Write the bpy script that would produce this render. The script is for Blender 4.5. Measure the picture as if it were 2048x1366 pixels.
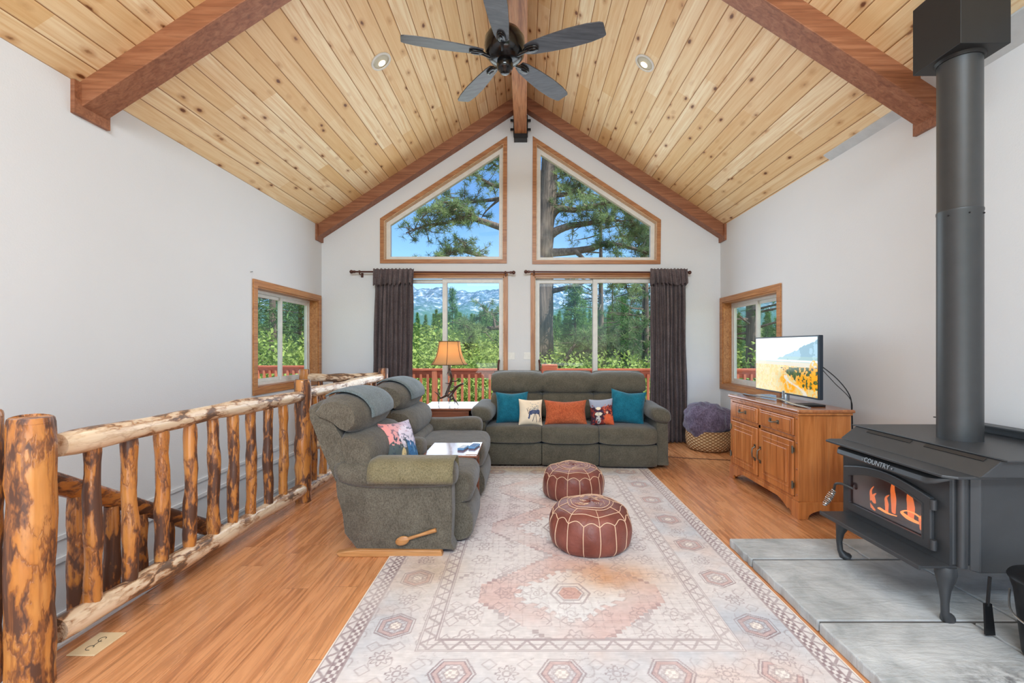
import bpy, math, random
import numpy as np
from mathutils import Vector, Matrix
random.seed(7)
rng = np.random.default_rng(7)
PI = math.pi
C = bpy.context.scene.collection
for o in list(bpy.data.objects):
    bpy.data.objects.remove(o)

# ------------------------------------------------------------------ camera
H = 1.25            # eye height
F = 910.0           # focal length in pixels of the 2048 px wide frame
CX, CY = 1050.0, 695.0
cam_d = bpy.data.cameras.new('camera')
cam_d.sensor_width = 36.0
cam_d.lens = F / 2048 * 36
cam_d.shift_x = (1024 - CX) / 2048
cam_d.shift_y = (CY - 683) / 2048
cam_d.clip_start = 0.05
cam_d.clip_end = 5000
cam = bpy.data.objects.new('camera', cam_d)
cam.location = (0, 0, H)
cam.rotation_euler = (PI / 2, 0, 0)
C.objects.link(cam)
bpy.context.scene.camera = cam
vs = bpy.context.scene.view_settings
vs.view_transform = 'Standard'
try:
    vs.look = 'None'
except Exception:
    pass
vs.exposure = 0.0
vs.gamma = 1.0
vs.use_curve_mapping = False

# ------------------------------------------------------------------ world and sun
wd = bpy.data.worlds.new('sky')
bpy.context.scene.world = wd
wd.use_nodes = True
nt = wd.node_tree
nt.nodes.clear()
sky = nt.nodes.new('ShaderNodeTexSky')
sky.sky_type = 'NISHITA'
sky.sun_disc = False
sky.sun_elevation = math.radians(52)
sky.sun_rotation = math.radians(120)
sky.altitude = 1800
sky.air_density = 1.0
sky.dust_density = 0.2
sky.ozone_density = 1.5
bg = nt.nodes.new('ShaderNodeBackground')
SKY_STRENGTH = 0.27
bg.inputs['Strength'].default_value = SKY_STRENGTH
out = nt.nodes.new('ShaderNodeOutputWorld')
hs = nt.nodes.new('ShaderNodeHueSaturation')
hs.inputs['Saturation'].default_value = 1.2
nt.links.new(sky.outputs[0], hs.inputs['Color'])
nt.links.new(hs.outputs[0], bg.inputs[0])
nt.links.new(bg.outputs[0], out.inputs[0])

def light(name, kind, loc, energy, color=(1, 1, 1), size=1.0, size_y=None, aim=None, **kw):
    d = bpy.data.lights.new(name, kind)
    d.energy = energy
    d.color = color
    if kind == 'AREA':
        d.shape = 'RECTANGLE'
        d.size = size
        d.size_y = size_y or size
    for k, v in kw.items():
        setattr(d, k, v)
    o = bpy.data.objects.new(name, d)
    o.location = loc
    if aim is not None:
        o.rotation_euler = (Vector(aim) - Vector(loc)).to_track_quat('-Z', 'Y').to_euler()
    C.objects.link(o)
    return o

light('sun', 'SUN', (20, -5, 30), 7.5, (1.0, 0.94, 0.84), aim=(0, 4, 0), angle=0.01)
# added fill lights, unseen behind the camera, brightening room and ceiling
light('rear_fill_high', 'AREA', (0, -1.9, 3.62), 168, (0.81, 0.925, 1.0), 2.8, 0.6, aim=(0, 6, 0.9))
light('rear_fill_overhead', 'AREA', (0, -0.5, 3.35), 54, (0.81, 0.925, 1.0), 3.4, 1.4, aim=(0, 1.0, 0))
light('low_fill_uplight', 'AREA', (0.0, -1.2, 0.25), 68, (0.81, 0.925, 1.0), 3.6, 1.6, aim=(0, 2.2, 4.2))
# daylight coming in through the glazed doors and transoms
light('door_daylight', 'AREA', (-0.05, 5.88, 1.3), 52, (0.76, 0.89, 1.0), 3.3, 1.7, aim=(-0.05, 0, 0.8))
light('transom_daylight', 'AREA', (-0.05, 5.88, 2.9), 18, (0.86, 0.94, 1.0), 3.0, 1.0, aim=(-0.05, 0, 1.5))

# ------------------------------------------------------------------ helpers
def W(px, py, Y):
    """world point seen at a pixel of the photograph at depth Y"""
    return Vector(((px - CX) * Y / F, Y, H + (CY - py) * Y / F))

def tag(o, label=None, cat=None, group=None, kind=None):
    if label: o['label'] = label
    if cat: o['category'] = cat
    if group: o['group'] = group
    if kind: o['kind'] = kind
    return o

ORIG = {}
def thing(name, label, cat, loc=(0, 0, 0), rotz=0, group=None):
    o = bpy.data.objects.new(name, None)
    o.empty_display_size = 0.1
    C.objects.link(o)
    o.location = loc
    o.rotation_euler = (0, 0, rotz)
    ORIG[o.name] = Vector(loc)
    return tag(o, label, cat, group)

class MB:
    def __init__(s):
        s.v = []; s.f = []
    def add(s, vs_, fs):
        n = len(s.v)
        s.v += [tuple(p) for p in vs_]
        s.f += [tuple(i + n for i in f) for f in fs]
        return s
    def box(s, x0, x1, y0, y1, z0, z1):
        v = [(x0,y0,z0),(x1,y0,z0),(x1,y1,z0),(x0,y1,z0),(x0,y0,z1),(x1,y0,z1),(x1,y1,z1),(x0,y1,z1)]
        return s.add(v, [(0,3,2,1),(4,5,6,7),(0,1,5,4),(1,2,6,5),(2,3,7,6),(3,0,4,7)])
    def prism(s, poly, a0, a1, axis='y'):
        """poly in the two other axes, extruded along axis. axis y: (x,z); x: (y,z); z: (x,y)"""
        def P(p, a):
            return {'y': (p[0], a, p[1]), 'x': (a, p[0], p[1]), 'z': (p[0], p[1], a)}[axis]
        n = len(poly)
        v = [P(p, a0) for p in poly] + [P(p, a1) for p in poly]
        f = [tuple(range(n)), tuple(range(2*n-1, n-1, -1))]
        f += [(i, i + n, (i+1) % n + n, (i+1) % n) for i in range(n)]
        return s.add(v, f)
    def ringprism(s, outer, inner, a0, a1, axis='y'):
        """frame: matching outer and inner polygons, extruded"""
        def P(p, a):
            return {'y': (p[0], a, p[1]), 'x': (a, p[0], p[1]), 'z': (p[0], p[1], a)}[axis]
        n = len(outer)
        v = [P(p, a0) for p in outer] + [P(p, a0) for p in inner] + [P(p, a1) for p in outer] + [P(p, a1) for p in inner]
        f = []
        for i in range(n):
            j = (i+1) % n
            f += [(i, j, n+j, n+i), (2*n+i, 3*n+i, 3*n+j, 2*n+j), (i, 2*n+i, 2*n+j, j), (n+i, n+j, 3*n+j, 3*n+i)]
        return s.add(v, f)
    def tube(s, pts, rad, n=10, cap=True, wob=0.0, flat=1.0):
        pts = [Vector(p) for p in pts]
        if not hasattr(rad, '__len__'): rad = [rad] * len(pts)
        base = len(s.v)
        up = None
        v = []
        for i, p in enumerate(pts):
            a = pts[max(i-1, 0)]; b = pts[min(i+1, len(pts)-1)]
            t = (b - a).normalized()
            if up is None:
                up = Vector((0, 0, 1)) if abs(t.z) < 0.9 else Vector((1, 0, 0))
            sx = t.cross(up)
            if sx.length < 1e-5: sx = t.cross(Vector((0, 1, 0)))
            sx.normalize()
            u = sx.cross(t).normalized()
            up = u
            for k in range(n):
                an = 2*PI*k/n
                r = rad[i] * (1 + wob * (random.random() - .5))
                v.append(p + sx * math.cos(an) * r + u * math.sin(an) * r * flat)
        f = []
        m = len(pts)
        for i in range(m-1):
            for k in range(n):
                k2 = (k+1) % n
                f.append((i*n+k, (i+1)*n+k, (i+1)*n+k2, i*n+k2))
        if cap:
            f.append(tuple(range(n)))
            f.append(tuple((m-1)*n + k for k in range(n-1, -1, -1)))
        return s.add(v, f)
    def lathe(s, prof, c=(0, 0, 0), n=32, axis='z', cap=True, sx=1.0):
        v = []
        for r, z in prof:
            for k in range(n):
                a = 2*PI*k/n
                p = (r*math.cos(a)*sx, r*math.sin(a), z)
                if axis == 'x': p = (z, p[0], p[1])
                if axis == 'y': p = (p[0], z, p[1])
                v.append((p[0]+c[0], p[1]+c[1], p[2]+c[2]))
        f = []
        m = len(prof)
        for i in range(m-1):
            for k in range(n):
                k2 = (k+1) % n
                f.append((i*n+k, i*n+k2, (i+1)*n+k2, (i+1)*n+k))
        if cap:
            f.append(tuple(range(n-1, -1, -1)))
            f.append(tuple((m-1)*n+k for k in range(n)))
        return s.add(v, f)
    def sup(s, c, r, e=0.4, e2=None, nu=28, nv=18, noise=0.0, rot=None):
        """superellipsoid, e small = boxy"""
        e2 = e if e2 is None else e2
        def pw(a, b): return math.copysign(abs(a)**b, a)
        v = []
        R = rot or Matrix.Identity(3)
        for j in range(nv+1):
            ph = -PI/2 + PI*j/nv
            for i in range(nu):
                th = 2*PI*i/nu
                p = Vector((r[0]*pw(math.cos(ph), e)*pw(math.cos(th), e2), r[1]*pw(math.cos(ph), e)*pw(math.sin(th), e2), r[2]*pw(math.sin(ph), e)))
                if noise: p *= 1 + noise*math.sin(p.x*31+c[0]*7)*math.cos(p.y*27)*math.sin(p.z*35+1)
                p = R @ p
                v.append((p.x+c[0], p.y+c[1], p.z+c[2]))
        f = []
        for j in range(nv):
            for i in range(nu):
                i2 = (i+1) % nu
                f.append((j*nu+i, j*nu+i2, (j+1)*nu+i2, (j+1)*nu+i))
        return s.add(v, f)
    def loft(s, prof, a0, a1, axis='y', pw=5.0, shrink=0.5, ns=17, sub=3, wr=0.0):
        """puffy cushion: closed profile extruded and drawn in towards both ends"""
        P = smooth_closed(prof, sub)
        cx_ = sum(p[0] for p in P)/len(P); cz_ = sum(p[1] for p in P)/len(P)
        v = []; n = len(P)
        for i in range(ns):
            t = -1 + 2*i/(ns-1)
            t = math.copysign(abs(t)**0.6, t)
            k = 1 - shrink * abs(t)**pw
            a = (a0+a1)/2 + (a1-a0)/2*t
            for q, p in enumerate(P):
                w = 1 + wr * (1 + 3.5*t*t) * math.sin(q*2.1 + i*0.5) * math.sin(i*.9+q*.35+1)
                x = cx_ + (p[0]-cx_)*k*w; z = cz_ + (p[1]-cz_)*k*w
                v.append({'y': (x, a, z), 'x': (a, x, z)}[axis])
        f = []
        for i in range(ns-1):
            for k in range(n):
                k2 = (k+1) % n
                f.append((i*n+k, (i+1)*n+k, (i+1)*n+k2, i*n+k2))
        f.append(tuple(range(n)))
        f.append(tuple((ns-1)*n+k for k in range(n-1, -1, -1)))
        return s.add(v, f)
    def xf(s, M):
        s.v = [tuple(M @ Vector(p)) for p in s.v]
        return s
    def build(s, name, mat, parent=None, smooth=True, bevel=0.0, sharp=40, local=False, sub=0):
        me = bpy.data.meshes.new(name)
        me.from_pydata(s.v, [], s.f)
        me.update()
        import bmesh
        b = bmesh.new(); b.from_mesh(me)
        bmesh.ops.recalc_face_normals(b, faces=b.faces)
        b.to_mesh(me); b.free()
        return link(name, me, mat, parent, smooth, bevel, sharp, local, sub)

def link(name, me, mat, parent=None, smooth=True, bevel=0.0, sharp=40, local=False, sub=0):
    if mat is not None: me.materials.append(mat)
    o = bpy.data.objects.new(name, me)
    C.objects.link(o)
    if smooth:
        me.polygons.foreach_set('use_smooth', [True]*len(me.polygons))
        try: me.set_sharp_from_angle(angle=math.radians(sharp))
        except Exception: pass
    if bevel:
        m = o.modifiers.new('bevel', 'BEVEL'); m.width = bevel; m.segments = 2; m.limit_method = 'ANGLE'; m.angle_limit = math.radians(35)
    if sub:
        m = o.modifiers.new('sub', 'SUBSURF'); m.levels = sub; m.render_levels = sub
    if parent is not None:
        o.parent = parent
        if not local:
            o.location = -ORIG[parent.name]
            ORIG[o.name] = Vector((0, 0, 0))
        else:
            ORIG[o.name] = Vector((0, 0, 0))
    else:
        ORIG[o.name] = Vector((0, 0, 0))
    return o

def struct(name, mb, mat, parent=None, **k):
    k.setdefault('smooth', False)
    o = mb.build(name, mat, parent, **k)
    if parent is None: o['kind'] = 'structure'
    return o

def smooth_closed(P, sub):
    if sub <= 1: return list(P)
    n = len(P); out_ = []
    for i in range(n):
        p0, p1, p2, p3 = P[i-1], P[i], P[(i+1) % n], P[(i+2) % n]
        for k in range(sub):
            t = k/sub
            q = []
            for d in (0, 1):
                q.append(0.5*((2*p1[d]) + (-p0[d]+p2[d])*t + (2*p0[d]-5*p1[d]+4*p2[d]-p3[d])*t*t + (-p0[d]+3*p1[d]-3*p2[d]+p3[d])*t**3))
            out_.append(tuple(q))
    return out_

def smooth_open(P, sub):
    P = [Vector(p) for p in P]
    out_ = []
    for i in range(len(P)-1):
        p0 = P[max(i-1, 0)]; p1 = P[i]; p2 = P[i+1]; p3 = P[min(i+2, len(P)-1)]
        for k in range(sub):
            t = k/sub
            out_.append(0.5*((2*p1) + (-p0+p2)*t + (2*p0-5*p1+4*p2-p3)*t*t + (-p0+3*p1-3*p2+p3)*t**3))
    out_.append(P[-1])
    return out_

def dup(root, label=None, loc=None, rotz=None, scale=None, group=None):
    def cp(o, par):
        c = o.copy(); C.objects.link(c); c.parent = par
        for ch in kids.get(o.name, []): cp(ch, c)
        return c
    kids = {}
    for o in C.objects:
        if o.parent: kids.setdefault(o.parent.name, []).append(o)
    r = cp(root, None)
    if label: r['label'] = label
    if group: r['group'] = group
    if loc is not None: r.location = loc
    if rotz is not None: r.rotation_euler = (0, 0, rotz)
    if scale is not None: r.scale = scale
    return r

# ------------------------------------------------------------------ materials
def srgb(r, g, b):
    f = lambda c: (c/255/12.92) if c/255 <= .04045 else ((c/255+.055)/1.055)**2.4
    return (f(r), f(g), f(b), 1)

class Mat:
    def __init__(s, name, rough=0.5, metal=0.0, color=None, spec=0.5, coat=0.0):
        s.m = bpy.data.materials.new(name)
        s.m.use_nodes = True
        s.nt = s.m.node_tree
        s.b = s.nt.nodes['Principled BSDF']
        s.b.inputs['Roughness'].default_value = rough
        s.b.inputs['Metallic'].default_value = metal
        s.b.inputs['Specular IOR Level'].default_value = spec
        if coat: 
            s.b.inputs['Coat Weight'].default_value = coat
            s.b.inputs['Coat Roughness'].default_value = 0.15
        if color: s.b.inputs['Base Color'].default_value = color
        s._geo = None
    def n(s, t, **k):
        nd = s.nt.nodes.new(t)
        for a, v in k.items():
            if a in nd.inputs.keys() if hasattr(nd.inputs, 'keys') else False: s.set(nd.inputs[a], v)
            else: setattr(nd, a, v)
        return nd
    def set(s, sock, v):
        if hasattr(v, 'is_output'): s.nt.links.new(v, sock)
        else: sock.default_value = v
    def pos(s, scale=(1, 1, 1), off=(0, 0, 0), obj=True):
        if obj == 'gen': o_ = s.n('ShaderNodeTexCoord').outputs['Generated']
        elif obj: o_ = s.n('ShaderNodeTexCoord').outputs['Object']
        else: o_ = s.n('ShaderNodeNewGeometry').outputs['Position']
        mp = s.n('ShaderNodeMapping')
        mp.inputs['Scale'].default_value = scale
        mp.inputs['Location'].default_value = off
        s.nt.links.new(o_, mp.inputs['Vector'])
        return mp.outputs[0]
    def noise(s, vec, scale=5, detail=4, rough=.55, dist=0.0, out='Fac'):
        nd = s.n('ShaderNodeTexNoise')
        s.nt.links.new(vec, nd.inputs['Vector'])
        nd.inputs['Scale'].default_value = scale
        nd.inputs['Detail'].default_value = detail
        nd.inputs['Roughness'].default_value = rough
        nd.inputs['Distortion'].default_value = dist
        return nd.outputs[out]
    def vor(s, vec, scale=5, feature='F1', out='Distance', rand=1.0):
        nd = s.n('ShaderNodeTexVoronoi')
        nd.feature = feature
        s.nt.links.new(vec, nd.inputs['Vector'])
        nd.inputs['Scale'].default_value = scale
        nd.inputs['Randomness'].default_value = rand
        return nd.outputs[out]
    def ramp(s, fac, stops, interp='LINEAR'):
        nd = s.n('ShaderNodeValToRGB')
        cr = nd.color_ramp
        cr.interpolation = interp
        while len(cr.elements) < len(stops): cr.elements.new(0.5)
        for e, (p, c) in zip(cr.elements, stops):
            e.position = p
            e.color = c if hasattr(c, '__len__') else (c, c, c, 1)
        s.set(nd.inputs[0], fac)
        return nd.outputs[0]
    def math(s, op, a, b=0.0, c=None):
        nd = s.n('ShaderNodeMath'); nd.operation = op
        s.set(nd.inputs[0], a); s.set(nd.inputs[1], b)
        if c is not None: s.set(nd.inputs[2], c)
        return nd.outputs[0]
    def mix(s, fac, a, b, mode='MIX'):
        nd = s.n('ShaderNodeMix'); nd.data_type = 'RGBA'; nd.blend_type = mode
        s.set(nd.inputs[0], fac); s.set(nd.inputs[6], a); s.set(nd.inputs[7], b)
        return nd.outputs[2]
    def sep(s, vec):
        nd = s.n('ShaderNodeSeparateXYZ'); s.nt.links.new(vec, nd.inputs[0]); return nd.outputs
    def comb(s, x, y, z):
        nd = s.n('ShaderNodeCombineXYZ'); s.set(nd.inputs[0], x); s.set(nd.inputs[1], y); s.set(nd.inputs[2], z); return nd.outputs[0]
    def white(s, vec):
        nd = s.n('ShaderNodeTexWhiteNoise'); s.nt.links.new(vec, nd.inputs[0]); return nd.outputs['Value']
    def bump(s, h, strength=.3, dist=.01):
        nd = s.n('ShaderNodeBump'); s.set(nd.inputs['Height'], h)
        nd.inputs['Strength'].default_value = strength; nd.inputs['Distance'].default_value = dist
        s.nt.links.new(nd.outputs[0], s.b.inputs['Normal']); return s
    def col(s, c): s.set(s.b.inputs['Base Color'], c); return s
    def rough(s, r): s.set(s.b.inputs['Roughness'], r); return s

def plain(name, c, rough=.5, metal=0, spec=.5, coat=0, bump=None):
    m = Mat(name, rough, metal, srgb(*c), spec, coat)
    v = m.pos()
    nz = m.noise(v, 14, 3)
    m.col(m.mix(m.ramp(nz, [(.3, 0), (.7, 1)]), srgb(*[x*.97 for x in c]), srgb(*[min(255, x*1.02) for x in c])))
    if bump: m.bump(m.noise(v, bump[0], 4), bump[1], bump[2])
    return m.m

def wall_mat():
    m = Mat('wall_paint', .85, spec=.2)
    v = m.pos()
    m.col(m.mix(m.noise(v, 1.5, 3), srgb(216, 217, 219), srgb(222, 223, 225)))
    m.bump(m.noise(v, 90, 3, .6), .25, .004)
    return m.m

def ceil_mat():
    m = Mat('knotty_pine_boards', .45, spec=.35)
    v = m.pos()
    x, y, z = m.sep(v)
    BW = 0.118
    q = m.math('DIVIDE', x, BW)
    idx = m.math('FLOOR', q)
    fr = m.math('FRACT', q)
    rnd = m.white(m.comb(idx, 0.0, 0.0))
    rnd2 = m.white(m.comb(idx, 7.0, 0.0))
    yo = m.math('ADD', y, m.math('MULTIPLY', rnd, 37.0))
    brd = m.math('FLOOR', m.math('DIVIDE', yo, 2.4))
    rb = m.white(m.comb(idx, brd, 3.0))
    gv = m.comb(m.math('MULTIPLY', x, 30.0), m.math('MULTIPLY', yo, 1.2), m.math('MULTIPLY', idx, 5.0))
    g = m.noise(gv, 1.0, 5, .6, 1.2)
    base = m.mix(rb, srgb(232, 196, 142), srgb(253, 236, 200))
    base = m.mix(m.ramp(g, [(.35, 0), (.75, 1)]), base, srgb(222, 178, 122))
    # knots
    kv = m.comb(m.math('MULTIPLY', x, 12.0), m.math('MULTIPLY', yo, 5.2), m.math('MULTIPLY', idx, 9.0))
    kd = m.n('ShaderNodeTexVoronoi'); kd.voronoi_dimensions = '3D'
    m.nt.links.new(kv, kd.inputs['Vector']); kd.inputs['Scale'].default_value = 1.0
    wob = m.math('ADD', kd.outputs['Distance'], m.math('MULTIPLY', m.math('SUBTRACT', m.noise(v, 40, 2), .5), .12))
    keep = m.math('GREATER_THAN', m.sep(kd.outputs['Color'])[0], 0.42)
    k1 = m.math('MULTIPLY', m.ramp(wob, [(.08, 1), (.16, 0)]), keep)
    k2 = m.math('MULTIPLY', m.ramp(wob, [(.10, .7), (.34, 0)]), keep)
    base = m.mix(k2, base, srgb(190, 132, 78))
    base = m.mix(k1, base, srgb(112, 66, 36))
    edge = m.math('LESS_THAN', m.math('ABSOLUTE', m.math('SUBTRACT', fr, .5)), .478)
    base = m.mix(edge, srgb(158, 110, 64), base)
    m.col(base)
    m.bump(m.ramp(m.math('ABSOLUTE', m.math('SUBTRACT', fr, .5)), [(.44, 1), (.5, 0)]), .6, .006)
    return m.m

def floor_mat():
    m = Mat('laminate_planks', .27, spec=.5)
    v = m.pos()
    x, y, z = m.sep(v)
    q = m.math('DIVIDE', x, .125)
    idx = m.math('FLOOR', q); fr = m.math('FRACT', q)
    rnd = m.white(m.comb(idx, 1.0, 0.0))
    yo = m.math('ADD', y, m.math('MULTIPLY', rnd, 11.0))
    yq = m.math('DIVIDE', yo, 1.2)
    brd = m.math('FLOOR', yq); fy = m.math('FRACT', yq)
    rb = m.white(m.comb(idx, brd, 3.0))
    gv = m.comb(m.math('MULTIPLY', x, 22.0), m.math('MULTIPLY', yo, 1.3), m.math('MULTIPLY', rb, 20.0))
    g = m.noise(gv, 1.0, 6, .62, 1.5)
    g2 = m.noise(m.comb(m.math('MULTIPLY', x, 120.0), m.math('MULTIPLY', yo, 4.0), rb), 1.0, 3)
    c = m.ramp(g, [(.28, srgb(138, 84, 50)), (.45, srgb(190, 124, 78)), (.6, srgb(222, 156, 106)), (.78, srgb(172, 108, 68))])
    c = m.mix(m.ramp(g2, [(.5, 0), (.72, .6)]), c, srgb(130, 72, 38))
    c = m.mix(m.math('MULTIPLY', rb, .35), c, srgb(232, 172, 120))
    e1 = m.math('GREATER_THAN', m.math('ABSOLUTE', m.math('SUBTRACT', fr, .5)), .492)
    e2 = m.math('GREATER_THAN', m.math('ABSOLUTE', m.math('SUBTRACT', fy, .5)), .4988)
    c = m.mix(m.math('MULTIPLY', m.math('MAXIMUM', e1, e2), .55), c, srgb(92, 48, 24))
    m.col(c)
    m.rough(m.ramp(g, [(.3, .22), (.8, .36)]))
    m.bump(g2, .05, .002)
    return m.m

def stain_mat(name, a, b, c, axis=1, rough=.45, coat=0.0, dens=1.0):
    """stained wood with the grain along axis"""
    m = Mat(name, rough, coat=coat)
    sc = [26*dens, 26*dens, 26*dens]; sc[axis] = 1.6*dens
    v = m.pos(tuple(sc))
    g = m.noise(v, 1.0, 5, .6, 1.3)
    g2 = m.noise(m.pos(tuple(x*3 for x in sc)), 1.0, 3)
    col = m.ramp(g, [(.3, srgb(*a)), (.5, srgb(*b)), (.72, srgb(*c))])
    col = m.mix(m.ramp(g2, [(.5, 0), (.75, .45)]), col, srgb(*[x*.7 for x in a]))
    m.col(col); m.bump(g, .12, .003)
    return m.m

def log_mat(name, axis=2, pale=False):
    """peeled log: yellow wood with a ragged network of brown inner bark"""
    m = Mat(name, .3, spec=.5, coat=.2)
    sc = [15.0, 15.0, 15.0]; sc[axis] = 5.0
    off = (random.random()*9, 3, 5)
    v0 = m.pos(tuple(sc), off)
    wob = m.noise(v0, 1.6, 3, .6, out='Color')
    sub_ = m.n('ShaderNodeVectorMath'); sub_.operation = 'MULTIPLY_ADD'
    m.nt.links.new(wob, sub_.inputs[0]); sub_.inputs[1].default_value = (1.5, 1.5, 1.5); m.nt.links.new(v0, sub_.inputs[2])
    e = m.vor(sub_.outputs[0], 1.0, 'DISTANCE_TO_EDGE')
    sc3 = [6.0]*3; sc3[axis] = 2.0
    big = m.noise(m.pos(tuple(sc3), off), 1.0, 4, .6)
    fine = m.noise(m.pos(tuple(x*3 for x in sc)), 1.0, 4, .7)
    width = m.ramp(big, [(.34, 0.0), (.48, .13), (.64, .42)])
    f = m.math('SUBTRACT', m.math('ADD', width, m.math('MULTIPLY', m.math('SUBTRACT', fine, .5), .22)), e)
    sc2 = [70, 70, 70]; sc2[axis] = 3
    g = m.noise(m.pos(tuple(sc2)), 1.0, 3)
    if pale:
        light_ = m.mix(g, srgb(246, 228, 204), srgb(222, 190, 150)); mid = srgb(176, 128, 88); dark = srgb(110, 84, 66)
        f = m.math('SUBTRACT', f, .05)
    else:
        tone = m.noise(m.pos(tuple(x*.55 for x in sc), (4, 4, 4)), 1.0, 3)
        light_ = m.mix(g, m.mix(m.ramp(tone, [(.35, 0), (.65, 1)]), srgb(224, 162, 92), srgb(196, 122, 54)), srgb(186, 118, 58)); mid = srgb(146, 90, 50); dark = srgb(88, 56, 40)
    base = m.mix(m.ramp(f, [(-.0, 0), (.07, .9)]), light_, mid)
    base = m.mix(m.ramp(m.math('ADD', f, .12), [(.0, 0), (.12, .35)]), base, mid)
    base = m.mix(m.ramp(f, [(.06, 0), (.16, 1)]), base, dark)
    streak = m.noise(m.pos(tuple([34 if i != axis else 1.3 for i in range(3)])), 1.0, 4, .6)
    base = m.mix(m.ramp(streak, [(.58, 0), (.68, .7)]), base, mid)
    m.col(base)
    m.rough(m.ramp(f, [(.0, .26), (.1, .55)]))
    m.bump(m.math('ADD', m.ramp(f, [(.0, 1), (.06, 0)]), m.math('MULTIPLY', streak, .5)), .35, .006)
    return m.m

def fabric_mat(name, a, b, scale=420, rough=.95, sheen=.35, bump=.35):
    m = Mat(name, rough, spec=.15)
    v = m.pos()
    n1 = m.noise(v, scale*.35, 3, .7)
    n2 = m.noise(v, 9, 4, .6)
    w = m.noise(m.pos((1, 1, 7)), scale*.18, 2)
    c = m.mix(m.ramp(n2, [(.3, 0), (.7, 1)]), srgb(*a), srgb(*b))
    st_ = m.noise(m.pos((1, 1, .3)), scale*.5, 3, .7)
    c = m.mix(m.ramp(n1, [(.38, 0), (.64, .6)]), c, srgb(*[x*.55 for x in a]))
    c = m.mix(m.ramp(st_, [(.44, 0), (.64, .32)]), c, srgb(*[min(255, x*1.15) for x in b]))
    m.col(c)
    m.b.inputs['Sheen Weight'].default_value = sheen
    m.b.inputs['Sheen Roughness'].default_value = .4
    m.b.inputs['Sheen Tint'].default_value = srgb(205, 212, 222)
    h = m.math('ADD', m.math('MULTIPLY', n1, .35), m.math('ADD', m.math('MULTIPLY', w, .3), m.math('MULTIPLY', m.noise(v, 26, 3, .5, .8), 1.0)))
    m.bump(h, bump, .012)
    return m.m

def attr_mat(name, rough=.9, bump=260, bs=.2, sheen=0.0, emit=0.0, spec=.2):
    m = Mat(name, rough, spec=spec)
    a = m.n('ShaderNodeAttribute'); a.attribute_name = 'Col'
    m.col(a.outputs['Color'])
    if sheen: m.b.inputs['Sheen Weight'].default_value = sheen
    if bump: m.bump(m.noise(m.pos(), bump, 3), bs, .004)
    if emit:
        m.nt.links.new(a.outputs['Color'], m.b.inputs['Emission Color'])
        m.b.inputs['Emission Strength'].default_value = emit
    return m.m

def glass_mat():
    m = Mat('window_glass')
    nt_ = m.nt
    tr = nt_.nodes.new('ShaderNodeBsdfTransparent')
    tr.inputs[0].default_value = (.97, .985, .975, 1)
    gl = nt_.nodes.new('ShaderNodeBsdfGlossy'); gl.inputs['Roughness'].default_value = 0.0
    lw = nt_.nodes.new('ShaderNodeLayerWeight'); lw.inputs[0].default_value = 0.5
    pw_ = nt_.nodes.new('ShaderNodeMath'); pw_.operation = 'POWER'; nt_.links.new(lw.outputs['Facing'], pw_.inputs[0]); pw_.inputs[1].default_value = 5.0
    fr = nt_.nodes.new('ShaderNodeMath'); fr.operation = 'MULTIPLY_ADD'; nt_.links.new(pw_.outputs[0], fr.inputs[0]); fr.inputs[1].default_value = 0.5; fr.inputs[2].default_value = 0.02
    mx = nt_.nodes.new('ShaderNodeMixShader')
    nt_.links.new(fr.outputs[0], mx.inputs[0]); nt_.links.new(tr.outputs[0], mx.inputs[1]); nt_.links.new(gl.outputs[0], mx.inputs[2])
    nt_.links.new(mx.outputs[0], nt_.nodes['Material Output'].inputs[0])
    return m.m

def leaf_mat(name, a, b, trans=.35, rough=.7):
    m = Mat(name, rough, spec=.25)
    v = m.pos()
    oi = m.n('ShaderNodeObjectInfo')
    c = m.mix(m.ramp(m.noise(v, 1.3, 3), [(.3, 0), (.7, 1)]), srgb(*a), srgb(*b))
    c = m.mix(m.math('MULTIPLY', oi.outputs['Random'], .3), c, srgb(*a))
    m.col(c)
    tl = m.nt.nodes.new('ShaderNodeBsdfTranslucent')
    m.nt.links.new(c, tl.inputs[0])
    mx = m.nt.nodes.new('ShaderNodeMixShader'); mx.inputs[0].default_value = trans
    m.nt.links.new(m.b.outputs[0], mx.inputs[1]); m.nt.links.new(tl.outputs[0], mx.inputs[2])
    m.nt.links.new(mx.outputs[0], m.nt.nodes['Material Output'].inputs[0])
    return m.m

def emit_mat(name, c, s):
    m = Mat(name, .5, color=c)
    m.b.inputs['Emission Color'].default_value = c
    m.b.inputs['Emission Strength'].default_value = s
    return m.m

def slate_mat():
    m = Mat('slate', .62, spec=.4)
    v = m.pos()
    n1 = m.noise(v, 3.2, 6, .65, .6)
    n2 = m.noise(m.pos((2.2, 9, 1)), 2.2, 5, .6, 1.0)
    c = m.ramp(n1, [(.3, srgb(150, 155, 157)), (.5, srgb(184, 188, 190)), (.7, srgb(206, 209, 210))])
    # soot and ash spilled before the bucket
    x, y, z = m.sep(m.pos())
    dx = m.math('SUBTRACT', x, 1.72); dy = m.math('SUBTRACT', y, 1.62)
    rr = m.math('SQRT', m.math('ADD', m.math('MULTIPLY', dx, dx), m.math('MULTIPLY', m.math('MULTIPLY', dy, dy), 2.2)))
    sp = m.math('MULTIPLY', m.ramp(rr, [(.03, 1), (.26, 0)]), m.ramp(m.noise(v, 22, 5, .7), [(.42, 0), (.62, 1)]))
    c = m.mix(m.math('MULTIPLY', sp, .75), c, srgb(64, 64, 66))
    m.col(c)
    m.bump(m.math('ADD', n1, m.math('MULTIPLY', n2, .8)), .55, .02)
    return m.m

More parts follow.
